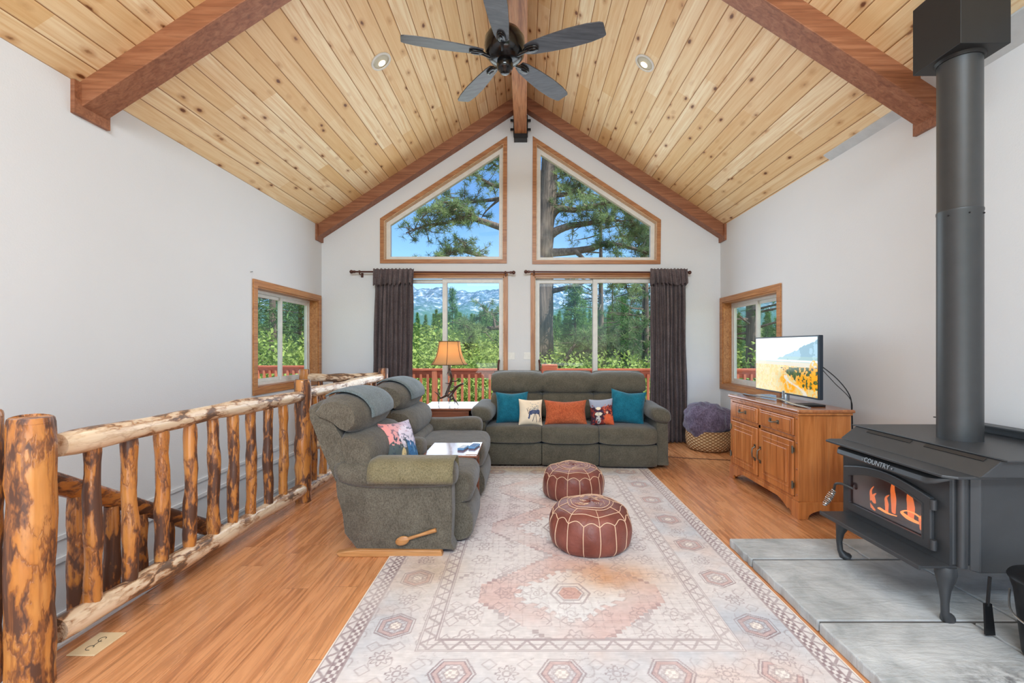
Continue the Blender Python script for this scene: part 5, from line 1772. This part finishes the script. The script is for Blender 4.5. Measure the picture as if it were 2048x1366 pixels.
# ---- wood stove
def stove():
    yc = 2.29
    t = thing('wood_stove', 'black wood stove with a fire behind its arched glass door, on the slate hearth', 'stove', (2.15, yc, .05))
    S = M['stove']
    ya, yb_ = 1.975, 2.635
    xf = 1.855
    zb, zt = .30, .70
    # firebox with an open front: floor, roof, back, sides
    m = MB()
    m.box(xf+.30, 2.50, ya, yb_, zb, zt)
    m.box(xf, xf+.30, ya, ya+.035, zb, zt).box(xf, xf+.30, yb_-.035, yb_, zb, zt)
    m.box(xf, xf+.30, ya+.035, yb_-.035, zb, zb+.03).box(xf, xf+.30, ya+.035, yb_-.035, zt-.06, zt)
    m.build('firebox', S, t, smooth=False, bevel=.008)
    # side heat jackets
    MB().prism([(xf+.10, ya-.025), (2.52, ya-.025), (2.52, ya), (xf+.07, ya)], zb-.02, zt, 'z').build('side_shield', S, t, smooth=False, bevel=.006)
    MB().prism([(xf+.10, yb_+.025), (2.52, yb_+.025), (2.52, yb_), (xf+.07, yb_)], zb-.02, zt, 'z').build('side_shield', S, t, smooth=False, bevel=.006)
    for (cy_) in (ya-.006, yb_+.006):
        MB().tube([(xf+.035, cy_, zb), (xf+.035, cy_, zt)], .02, 12).build('corner_column', S, t)
    # front plate around the door
    m = MB(); yA, yB_ = 2.045, 2.605
    arch_o = [(yA, .335), (yB_, .335), (yB_, .545)] + [(yB_-(yB_-yA)*i/14, .575+.052*math.sin(PI*i/14)) for i in range(0, 15)] + [(yA, .545)]
    def arch(d, z0):
        a, b = yA+d, yB_-d
        return [(a, z0), (b, z0), (b, .545-d*.6)] + [(b-(b-a)*i/14, .575-d+.045*math.sin(PI*i/14)) for i in range(0, 15)] + [(a, .545-d*.6)]
    front = [(ya, zb), (yb_, zb), (yb_, .545)] + [(yb_-(yb_-ya)*i/14, zt) for i in range(15)] + [(ya, .545)]
    MB().ringprism(front, arch(.02, .345), xf-.012, xf, 'x').build('front_plate', S, t, smooth=False)
    door = MB().ringprism(arch(0, .335), arch(.042, .378), xf-.034, xf-.012, 'x').build('door', S, t, smooth=False, bevel=.006)
    MB().ringprism(arch(.036, .372), arch(.044, .380), xf-.036, xf-.030, 'x').build('door_lip', M['pipe'], door, smooth=False)
    MB().prism(arch(.040, .376), xf-.022, xf-.018, 'x').build('door_glass', GL, door, smooth=False)
    for z in (.365, .545):
        MB().tube([(xf-.03, yA-.012, z-.02), (xf-.03, yA-.012, z+.025)], .013, 10).box(xf-.032, xf-.012, yA-.012, yA+.03, z-.012, z+.016).build('hinge', S, door)
    hdl = MB(); yh = yB_-.01; zh = .50
    P = smooth_open([(xf-.03, 2.53, .465), (1.795, 2.575, .478), (1.785, 2.615, .465), (1.797, 2.645, .425)], 5)
    hdl.tube(P, .007, 8).build('latch_arm', M['pipe'], door)
    co = []; e0 = Vector((1.799, 2.648, .42)); e1 = Vector((1.752, 2.665, .325))
    d = (e1-e0); u = d.normalized().orthogonal().normalized(); v = d.normalized().cross(u)
    for i in range(170):
        q = i/169; a = q*9.5*2*PI; r_ = .0165*math.sin(PI*(.12+.80*q))**.6
        co.append(e0+d*q+u*math.cos(a)*r_+v*math.sin(a)*r_)
    MB().tube(co, .0032, 6).build('coil_handle', M['steel'], door)
    # ash lip
    m = MB(); m.prism([(1.712, ya-.005), (1.712, yb_+.0), (1.87, yb_+.0), (1.87, ya-.005)], .293, .303, 'z')
    m.box(1.705, 1.714, ya-.005, yb_, .285, .306)
    m.build('ash_lip', S, t, smooth=False, bevel=.002)
    # top: front shelf, sloping riser, plateau, rear lip
    m = MB(); m.prism([(1.757, 1.92), (1.757, 2.66), (1.80, 2.69), (2.0, 2.69), (2.0, 1.89), (1.80, 1.89)], zt, zt+.012, 'z')
    m.build('front_shelf', S, t, smooth=False, bevel=.003)
    m = MB(); P0 = [(1.875, zt+.012), (1.965, .782), (2.50, .782), (2.50, zt+.012)]
    m.prism(P0, 1.875, 2.705, 'y'); m.build('raised_top', S, t, smooth=False, bevel=.004)
    m = MB(); m.box(1.962, 2.56, 1.85, 2.73, .782, .79); m.build('top_plate', S, t, smooth=False, bevel=.003)
    m = MB()
    n_ = Vector((-(.782-zt-.012), 0, .065)).normalized()
    for a, b in ((1.93, 2.22), (2.30, 2.59)):
        for q in (0.25,):
            c0 = Vector((1.875+.09*.78, 0, zt+.012+.07*.78)); c1 = Vector((1.875+.09*.95, 0, zt+.012+.07*.95))
            off = Vector((-.0025, 0, .0025))
            m.add([c0+off+Vector((0, a, 0)), c0+off+Vector((0, b, 0)), c1+off+Vector((0, b, 0)), c1+off+Vector((0, a, 0)),
                   c0-off+Vector((0, a, 0)), c0-off+Vector((0, b, 0)), c1-off+Vector((0, b, 0)), c1-off+Vector((0, a, 0))],
                  [(0, 1, 2, 3), (4, 5, 6, 7), (0, 1, 5, 4), (1, 2, 6, 5), (2, 3, 7, 6), (3, 0, 4, 7)])
    m.build('air_slot', M['dark'], t, smooth=False)
    m = MB(); m.box(2.50, 2.515, 1.9, 2.72, .79, .835).box(2.44, 2.52, 1.9, 2.72, .832, .838); m.build('rear_rail', S, t, smooth=False)
    # curved visor with lettering
    P = [(1.86, .693), (1.80, .688), (1.775, .675), (1.768, .655), (1.772, .648), (1.785, .668), (1.81, .68), (1.86, .684)]
    m = MB(); V = []; ns = 25
    for i in range(ns):
        q = i/(ns-1); y = 1.955+q*(.68); e = abs(2*q-1)
        k = (1-max(0, (e-.82)/.18)**2*.75)
        for p in P: V.append((1.86+(p[0]-1.86)*k, y, .69+(p[1]-.69)*(k)))
    n = len(P); Fc = []
    for i in range(ns-1):
        for k in range(n): Fc.append((i*n+k, (i+1)*n+k, (i+1)*n+(k+1) % n, i*n+(k+1) % n))
    Fc += [tuple(range(n)), tuple((ns-1)*n+k for k in range(n-1, -1, -1))]
    vis = m.add(V, Fc).build('visor', S, t)
    fc = bpy.data.curves.new('lettering', 'FONT'); fc.body = 'COUNTRY'; fc.size = .034; fc.extrude = .0012; fc.align_x = 'CENTER'; fc.align_y = 'CENTER'
    tmp = bpy.data.objects.new('lettering_source', fc); C.objects.link(tmp)
    me = bpy.data.meshes.new_from_object(tmp.evaluated_get(bpy.context.evaluated_depsgraph_get()))
    bpy.data.objects.remove(tmp)
    me.materials.clear(); me.materials.append(M['letter'])
    fo = bpy.data.objects.new('lettering', me); C.objects.link(fo); fo.parent = vis; ORIG['lettering'] = Vector((0, 0, 0))
    # face -X, reading from far (+Y) to near (-Y)
    Rm = Matrix(((0, .25, -.97), (-1, 0, 0), (0, .97, .25))).to_4x4()
    fo.matrix_local = Matrix.Translation((1.768, 2.29, .666)) @ Rm
    st = MB()
    for yq in (2.29-.095, 2.29+.095): st.sup((1.768, yq, .664), (.003, .004, .004), 1, nu=8, nv=6)
    st.build('star_mark', M['letter'], vis)
    # legs
    def leg(x, y, sx, sy):
        pts = [(0, 0, .295, .036), (0, 0, .26, .040), (.0, 0, .235, .034), (.006, .004, .19, .021), (.008, .006, .14, .0155), (.006, .004, .09, .015), (-.002, -.0, .066, .024), (-.012, -.006, .056, .027), (-.016, -.008, .0505, .024)]
        m = MB().tube([(x+sx*a*1.6, y+sy*b*1.6, z) for a, b, z, r in reversed(pts)], [r for *_, r in reversed(pts)], 14)
        m.build('leg', S, t)
    leg(1.845, 1.995, -1, -1); leg(1.815, 2.60, -1, 1); leg(2.44, 2.02, 1, -1); leg(2.44, 2.60, 1, 1)
    # inside: brick lining, logs, flames
    return t
def firebox_glass():
    m = Mat('stove_glass')
    nt_ = m.nt
    tr = nt_.nodes.new('ShaderNodeBsdfTransparent'); tr.inputs[0].default_value = (.62, .62, .62, 1)
    gl = nt_.nodes.new('ShaderNodeBsdfGlossy'); gl.inputs['Roughness'].default_value = .12; gl.inputs[0].default_value = (.8, .8, .85, 1)
    mx = nt_.nodes.new('ShaderNodeMixShader'); mx.inputs[0].default_value = .20
    nt_.links.new(tr.outputs[0], mx.inputs[1]); nt_.links.new(gl.outputs[0], mx.inputs[2])
    nt_.links.new(mx.outputs[0], nt_.nodes['Material Output'].inputs[0])
    return m.m
GL = firebox_glass()
stove()
M['char'] = plain('charred_log', (58, 52, 50), .9)
M['flame'] = emit_mat('flame', (1.0, .20, .03, 1), 2.6)
M['flame2'] = emit_mat('flame_bright', (1.0, .30, .06, 1), 4.0)
for i, (a, b, r, lab) in enumerate((((1.97, 2.08, .365), (1.99, 2.50, .37), .035, 'charred log lying across the front of the stove fire'), ((2.06, 2.12, .37), (2.07, 2.56, .40), .04, 'charred log at the back of the stove fire'), ((1.93, 2.53, .375), (2.10, 2.44, .46), .028, 'charred log leaning at the left of the stove fire'))):
    o = log(a, b, r, r, 12, .006, .12, 12).build('firewood_log', M['char']); tag(o, lab, 'firewood', 'logs in the stove fire')
def flame(pts, rad, mat):
    P = smooth_open(pts, 5)
    rr = np.interp(np.linspace(0, 1, len(P)), np.linspace(0, 1, len(rad)), rad)
    return MB().tube(P, list(rr), 8, True, .1, flat=.5)
ff = thing('fire', 'orange flames burning behind the stove glass', 'fire', (1.98, 2.3, .345))
fl = MB()
for (y, z0, z1, r, dx) in ((2.395, .40, .56, .016, 0), (2.30, .40, .54, .022, .01), (2.44, .39, .46, .012, 0), (2.53, .37, .44, .016, 0), (2.56, .37, .47, .010, .01), (2.22, .38, .43, .014, 0), (2.12, .37, .41, .008, 0)):
    k = flame([(1.94+dx, y, z0-.02), (1.93+dx, y-.012, z0+(z1-z0)*.35), (1.945+dx, y+.012, z0+(z1-z0)*.7), (1.95+dx, y-.004, z1)], [r*.7, r, r*.75, .002], None)
    fl.add(k.v, k.f)
fl.build('flame_tongues', M['flame'], ff)
k = flame([(1.935, 2.34, .405), (1.93, 2.30, .425), (1.93, 2.24, .425), (1.935, 2.20, .40), (1.94, 2.24, .385), (1.935, 2.30, .39), (1.935, 2.34, .403)], [.006, .007, .006, .006, .006, .009, .006], None)
k2 = flame([(1.93, 2.48, .375), (1.93, 2.42, .368), (1.935, 2.37, .372)], [.01, .007, .004], None); k.add(k2.v, k2.f)
k2 = flame([(1.935, 2.19, .36), (1.93, 2.17, .39), (1.94, 2.13, .392)], [.004, .006, .003], None); k.add(k2.v, k2.f)
k.build('flame_core', M['flame2'], ff)

# ---- flue pipe and support box
t = thing('flue_pipe', 'tall black flue pipe rising from the wood stove', 'pipe', (2.187, 2.29, .79))
MB().lathe([(.0885, .79), (.0885, 1.92), (.0905, 1.925), (.0905, 1.935)], (2.187, 2.29, 0), 40).build('lower_section', M['pipe'], t, sharp=60)
MB().lathe([(.0905, 1.935), (.0875, 1.94), (.0875, 2.74)], (2.187, 2.29, 0), 40).build('upper_section', M['pipe'], t, sharp=60)
m = MB()
for a in (200, 250, 300, 340): m.sup((2.187+.091*math.cos(math.radians(a)), 2.29+.091*math.sin(math.radians(a)), 1.905), (.004, .004, .004), 1, nu=8, nv=6)
m.build('screw', M['black'], t)
bx0, bx1, by0, by1 = 2.066, 2.306, 2.158, 2.425
o = MB().box(bx0, bx1, by0, by1, 2.695, zc(bx1)-.005)
ob = o.build('flue_support_box', M['boxm'], smooth=False, bevel=.003)
tag(ob, 'square black ceiling support box at the top of the flue pipe', 'flue box')
o = MB().lathe([(.093, 2.68), (.10, 2.695)], (2.187, 2.29, 0), 40).build('collar', M['black'], ob)

# ---- ash bucket
t = thing('ash_bucket', 'black metal ash bucket with a lid at the right edge of the hearth', 'bucket', (2.03, 1.72, .05))
MB().lathe([(.10, .05), (.105, .06), (.128, .30), (.137, .33), (.137, .345)], (2.03, 1.72, 0), 36).build('body', M['black'], t, sharp=60)
MB().lathe([(.143, .345), (.146, .352), (.14, .362), (.09, .378), (.02, .384)], (2.03, 1.72, 0), 36).build('lid', M['black'], t, sharp=50)
MB().tube(smooth_open([(2.03-.04, 1.72, .382), (2.03-.03, 1.72, .41), (2.03+.03, 1.72, .41), (2.03+.04, 1.72, .382)], 5), .006, 8).build('lid_knob', M['black'], t)
MB().tube(smooth_open([(2.03, 1.72-.14, .30), (1.96, 1.72-.13, .22), (1.90, 1.72-.05, .20), (1.895, 1.72+.05, .22), (1.97, 1.72+.13, .27)], 6), .0035, 6).build('handle', M['steel'], t)
t = thing('fire_shovel', 'black shovel leaning on the far side of the ash bucket', 'shovel', (1.93, 1.885, .05))
MB().prism([(1.905, .06), (1.945, .06), (1.93, .19), (1.90, .19)], 1.88, 1.888, 'y').build('blade', M['black'], t, smooth=False)
MB().tube([(1.915, 1.884, .18), (1.925, 1.884, .30)], .006, 8).build('shaft', M['black'], t)

# ---- curtains and rods
def rod(label, pa, pb):
    y = 5.965
    a = W(pa, 543.5, y); b = W(pb, 545, y)
    t = thing('curtain_rod', label, 'curtain rod', ((a.x+b.x)/2, y, a.z))
    MB().tube([a, b], .0115, 12).build('pole', M['rodm'], t)
    for p, s in ((a, -1), (b, 1)):
        f = MB(); f.sup((p.x+s*.022, p.y, p.z), (.024, .024, .024), 1, nu=16, nv=12); f.tube([(p.x, p.y, p.z), (p.x-s*.03, p.y, p.z)], .017, 12)
        f.build('finial', M['rodm'], t)
        xb = p.x-s*.085
        g = MB(); g.tube([(xb, YB-.0, p.z-.03), (xb, y, p.z-.03), (xb, y, p.z+.0)], .009, 8); g.sup((xb, y, p.z), (.017, .02, .02), 1, nu=12, nv=8); g.box(xb-.015, xb+.015, YB-.006, YB, p.z-.06, p.z)
        g.build('bracket', M['rodm'], t)
rod('brown curtain rod over the left glazed door', 706, 1024)
rod('brown curtain rod over the right glazed door', 1055, 1376)
def curtain(label, pa, pb, pa2, pb2, seed):
    y = 5.965; rnd = random.Random(seed)
    a = W(pa, 543, y); b = W(pb, 543, y); a2 = W(pa2, 882, y); b2 = W(pb2, 882, y)
    t = thing('curtain', label, 'curtain', ((a.x+b.x)/2, y, .01))
    nx, nz = 150, 40
    ph = [rnd.random()*6 for _ in range(6)]
    def fold(u, k):
        return .028*math.sin(u*2*PI*9+ph[0]+.5*math.sin(u*9+ph[1]))+.012*math.sin(u*2*PI*17+ph[2])*k+.008*math.sin(u*2*PI*4+ph[3])
    V = []; ztop = a.z+.02
    for j in range(nz+1):
        v = j/nz; z = ztop-(ztop-.012)*v
        for i in range(nx+1):
            u = i/nx
            x = (a.x+(b.x-a.x)*u)*(1-v)+(a2.x+(b2.x-a2.x)*u)*v
            amp = .35+.65*min(1, v*6) if v < .17 else 1
            yy_ = y+fold(u, 1)*amp+.010*math.sin(v*9+u*5)
            V.append((x+.004*math.sin(v*14+u*30), yy_, z))
    Fc = [(j*(nx+1)+i, j*(nx+1)+i+1, (j+1)*(nx+1)+i+1, (j+1)*(nx+1)+i) for j in range(nz) for i in range(nx)]
    o = MB().add(V, Fc).build('panel', M['curtain'], t, sharp=80)
    s = o.modifiers.new('s', 'SOLIDIFY'); s.thickness = .003
    V = []; nz = 12
    for j in range(nz+1):
        v = j/nz
        for i in range(nx+1):
            u = i/nx
            x = a.x-.012+(b.x-a.x+.03)*u
            drop = .205+.018*math.sin(u*2*PI*9.5+1)
            z = ztop+.012-drop*v + (.006*math.sin(u*70) if v == 0 else 0)
            yy_ = y-.022-.02*v-fold(u*.95+.03, 1)*(.25+.9*v)-.014*math.sin(u*40)*v
            V.append((x+.006*math.sin(u*50)*v, yy_, z))
    Fc = [(j*(nx+1)+i, j*(nx+1)+i+1, (j+1)*(nx+1)+i+1, (j+1)*(nx+1)+i) for j in range(nz) for i in range(nx)]
    o = MB().add(V, Fc).build('ruffled_top', M['curtain'], t, sharp=80)
    s = o.modifiers.new('s', 'SOLIDIFY'); s.thickness = .003
curtain('dark brown curtain with a ruffled top at the left door, behind the railing', 749, 826, 743, 822, 3)
curtain('dark brown curtain with a ruffled top right of the sofa', 1302, 1371, 1300, 1376, 9)

# ---- lamp
t = thing('table_lamp', 'lit table lamp with a tan bell shade on an antler base', 'lamp', (-.855, 5.15, .60))
A = MB()
def an(pts, r):
    rad = np.interp(np.linspace(0, 1, (len(pts)-1)*4+1), np.linspace(0, 1, len(r)), r)
    A.tube(smooth_open([tuple(p) for p in pts], 4), list(rad), 8, True, .08)
def q(px, py, dy=0): 
    w = W(px, py, 5.15+dy); return (w.x, w.y, w.z)
an([q(892, 790), q(899, 772, .02), q(903, 757), q(901, 745, -.02), q(898, 733)], [.018, .017, .013, .011, .008])
an([q(902, 750), q(897, 743), q(894, 750)], [.009, .006, .002])
an([q(896, 795, -.02), q(905, 785), q(913, 775, -.02), q(920, 770, -.04), q(927, 767, -.04)], [.02, .019, .015, .013, .012])
an([q(904, 763), q(913, 762, -.03), q(919, 756, -.04)], [.009, .007, .003])
an([q(904, 766), q(897, 767, -.03), q(890, 766, -.05)], [.008, .006, .002])
an([q(904, 788), q(908, 797, -.04), q(913, 804, -.08), q(917, 811, -.12)], [.014, .010, .007, .003])
an([q(906, 795), q(910, 804, -.02), q(909, 808, -.1)], [.010, .007, .003])
an([q(905, 797), q(899, 801, -.06), q(898, 808, -.1)], [.010, .007, .003])
an([q(896, 789), q(885, 795, .05), q(879, 798, .1), q(877, 809, .02)], [.016, .011, .008, .003])
an([q(881, 796, .08), q(874, 787, .1), q(868, 783, .1)], [.009, .006, .002])
an([q(877, 790, .1), q(876, 780, .1), q(874, 776, .1)], [.006, .004, .002])
an([q(894, 790), q(897, 783, .1), q(906, 786, .12), q(899, 800, .12), q(902, 804, .12)], [.012, .010, .008, .006, .003])
an([q(914, 774, -.02), q(908, 773, .03), q(905, 770, .04)], [.009, .006, .003])
A.build('antler_base', M['antler'], t)
c = (-.855, 5.15, 0)
MB().lathe([(.012, .93), (.016, 1.0), (.018, 1.04), (.016, 1.10)], c, 16).build('socket', M['brass'], t)
bl_ = MB().sup((-.855, 5.15, 1.18), (.028, .028, .04), 1, nu=16, nv=12).build('bulb', M['bulb'], t)
prof = [(.205, 1.058), (.178, 1.09), (.150, 1.15), (.131, 1.22), (.119, 1.318)]
sh = MB().lathe([(r, z) for r, z in prof], c, 40, cap=False).build('shade', M['shade'], t)
sm = sh.modifiers.new('s', 'SOLIDIFY'); sm.thickness = .002
rb_ = MB()
for z, r in ((1.318, .120), (1.058, .206)): rb_.tube([(c[0]+r*math.cos(2*PI*i/36), c[1]+r*math.sin(2*PI*i/36), z) for i in range(37)], .004, 6, False)
for k in range(6):
    a = -PI/2+k*PI/3
    rb_.tube([(c[0]+(r+.002)*math.cos(a), c[1]+(r+.002)*math.sin(a), z) for r, z in prof], .003, 6)
rb_.build('shade_ribbon', M['shade_dark'], sh)
MB().tube([(-.855, 5.15, 1.22), (-.855, 5.15, 1.325), (-.855, 5.15, 1.345)], [.003, .004, .008], 8).tube([(c[0]-.118, 5.15, 1.315), (c[0]+.118, 5.15, 1.315)], .002, 5).build('finial', M['brass'], t)
light('lamp_light', 'POINT', (-.855, 5.15, 1.20), 2.6, (1, .84, .62), shadow_soft_size=.04)

# ---- ceiling fan
def fan():
    cx, cy, zb = -.155, 3.50, 3.50
    t = thing('ceiling_fan', 'black five-bladed ceiling fan hanging from the ridge beam', 'fan', (cx, cy, 4.05))
    c = (cx, cy, 0)
    MB().lathe([(.03, 3.70), (.018, 3.72), (.018, 3.97), (.05, 3.98), (.075, 4.03), (.075, 4.06)], c, 28).build('downrod', M['fanm'], t, sharp=60)
    MB().lathe([(.06, 3.445), (.11, 3.46), (.148, 3.50), (.158, 3.56), (.152, 3.62), (.12, 3.67), (.06, 3.70), (.03, 3.71)], c, 48).build('motor', M['fanm'], t, sharp=50)
    MB().lathe([(.0, 3.352), (.022, 3.353), (.036, 3.362), (.040, 3.378), (.052, 3.385), (.062, 3.40), (.064, 3.43), (.058, 3.448)], c, 36, cap=False).build('hub_cap', M['fanm'], t, sharp=50)
    R0, R1 = .17, .775
    base = -90-4
    for k in range(5):
        a = math.radians(base+72*k)
        Mx = Matrix.Translation((cx, cy, zb)) @ Matrix.Rotation(a, 4, 'Z') @ Matrix.Rotation(math.radians(-12), 4, 'X')
        pts = [(R0, .04), (.22, .056), (.36, .072), (.52, .082), (.66, .078), (.75, .064), (.772, .052), (.775, .044)]
        out_ = [(x, y) for x, y in pts]+[(x, -y) for x, y in reversed(pts)]
        b = MB().prism(out_, -.004, .004, 'z').xf(Mx).build('blade', M['blade'], t, smooth=False, bevel=.002)
        ar = MB(); ar.tube([(.06, 0, -.03), (.12, 0, -.03), (.17, 0, -.014), (.20, 0, -.010)], [.013, .012, .014, .012], 10)
        ar.sup((.215, 0, -.012), (.062, .034, .012), .8, nu=24, nv=10)
        ar.sup((.225, 0, -.020), (.038, .018, .010), 1, nu=20, nv=10)
        ar.xf(Mx).build('blade_arm', M['fanm'], b)
fan()

# ---- recessed lights
def can(label, x, y):
    side = -1 if x < XM else 1
    z = zc(x); ang = math.atan(SL)*side
    t = thing('recessed_light', label, 'ceiling light', (x, y, z), 0, 'recessed lights in the pine ceiling')
    t.rotation_euler = (0, ang, 0)
    MB().lathe([(.074, .002), (.078, -.008), (.096, -.006), (.097, .001)], (0, 0, 0), 36, cap=False).build('trim_ring', M['fixture'], t, local=True)
    MB().lathe([(.0745, -.002), (.062, -.0042)], (0, 0, 0), 36, cap=False).build('baffle', M['baffle'], t, local=True)
    MB().lathe([(.062, -.0042), (.0, -.004)], (0, 0, 0), 36, cap=False).build('well', M['baffle'], t, local=True)
    MB().sup((0, .02, -.006), (.034, .030, .006), 1, nu=20, nv=10).build('bulb', M['bulb'], t, local=True)
    l = light('can_lamp', 'SPOT', (x, y, z-.05), 22, (1, .86, .66), shadow_soft_size=.05, spot_size=math.radians(110), spot_blend=.8)
can('recessed ceiling light left of the fan', -1.276, 4.03)
can('recessed ceiling light right of the fan', 1.09, 4.136)

# ---- basket with the fur blanket
cxb, cyb = 2.255, 5.60
t = thing('wicker_basket', 'round wicker basket in the right back corner beside the console', 'basket', (cxb, cyb, 0))
MB().lathe([(.19, .0), (.24, .02), (.262, .09), (.268, .16), (.262, .235), (.268, .25), (.25, .25), (.245, .2), (.22, .03)], (0, 0, 0), 48).build('weave', M['wicker'], t, local=True, sharp=70)
m = MB(); m.sup((2.20, 5.57, .36), (.235, .22, .21), .75, nu=48, nv=30, noise=.10)
b_ = MB(); b_.sup((2.39, 5.62, .36), (.17, .20, .16), .8, nu=40, nv=26, noise=.08); m.add(b_.v, b_.f)
b_ = MB(); b_.sup((2.14, 5.60, .50), (.13, .15, .075), .9, nu=40, nv=26, noise=.08); m.add(b_.v, b_.f)
o = m.build('fur_blanket', M['fur']); tag(o, 'plum-grey fur blanket heaped in the wicker basket', 'blanket')

# ---- small things
def plate(label, px, py):
    w = W(px, py, YB)
    t = thing('light_switch', label, 'switch', (w.x, YB, w.z), 0, 'switch plates between the doors')
    MB().box(-.047, .047, -.006, 0, -.047, .047).build('plate', M['plate'], t, local=True, smooth=False, bevel=.002)
    for s in (-1, 1): MB().box(s*.02-.005, s*.02+.005, -.014, -.005, -.012, .012).build('toggle', M['plate'], t, local=True, smooth=False, bevel=.001)
plate('white double light switch right of the left glazed door', 1022.5, 712)
plate('white double light switch left of the right glazed door', 1054.5, 712)
w = Vector((XL, 4.5, 0)); 
o = MB().tube([(XL, 2.713*F/549, H+151*2.713/549), (XL+.02, 2.713*F/549, H+151*2.713/549+.004)], .006, 8).build('wall_hook', M['steel']); tag(o, 'tiny metal hook on the left wall above the window corner', 'hook')
# floor vent
t = thing('floor_vent', 'cream floor register in the floor beside the near railing', 'vent', (-1.80, 1.915, 0), math.radians(0))
MB().box(-.058, .058, -.075, .075, .0, .006).build('frame', M['vent'], t, local=True, smooth=False, bevel=.003)
m = MB()
for s in (-1, 1):
    m.tube([(.02*math.cos(i/10*5.2)*(.4+.6*i/10), s*.028+.02*math.sin(i/10*5.2)*(.4+.6*i/10), .0065) for i in range(11)], .0013, 4)
m.tube([(0, -.02, .0065), (0, .02, .0065)], .0013, 4)
m.build('scroll_mark', M['dark'], t, local=True)
o = MB().tube(smooth_open([(1.36, 5.25, .004), (1.6, 5.2, .004), (1.85, 5.12, .004), (2.2, 5.05, .004), (2.5, 4.95, .004)], 5), .0035, 6).build('power_cord', M['rodm']); tag(o, 'thin brown cord running across the floor from the sofa to the console', 'cord')
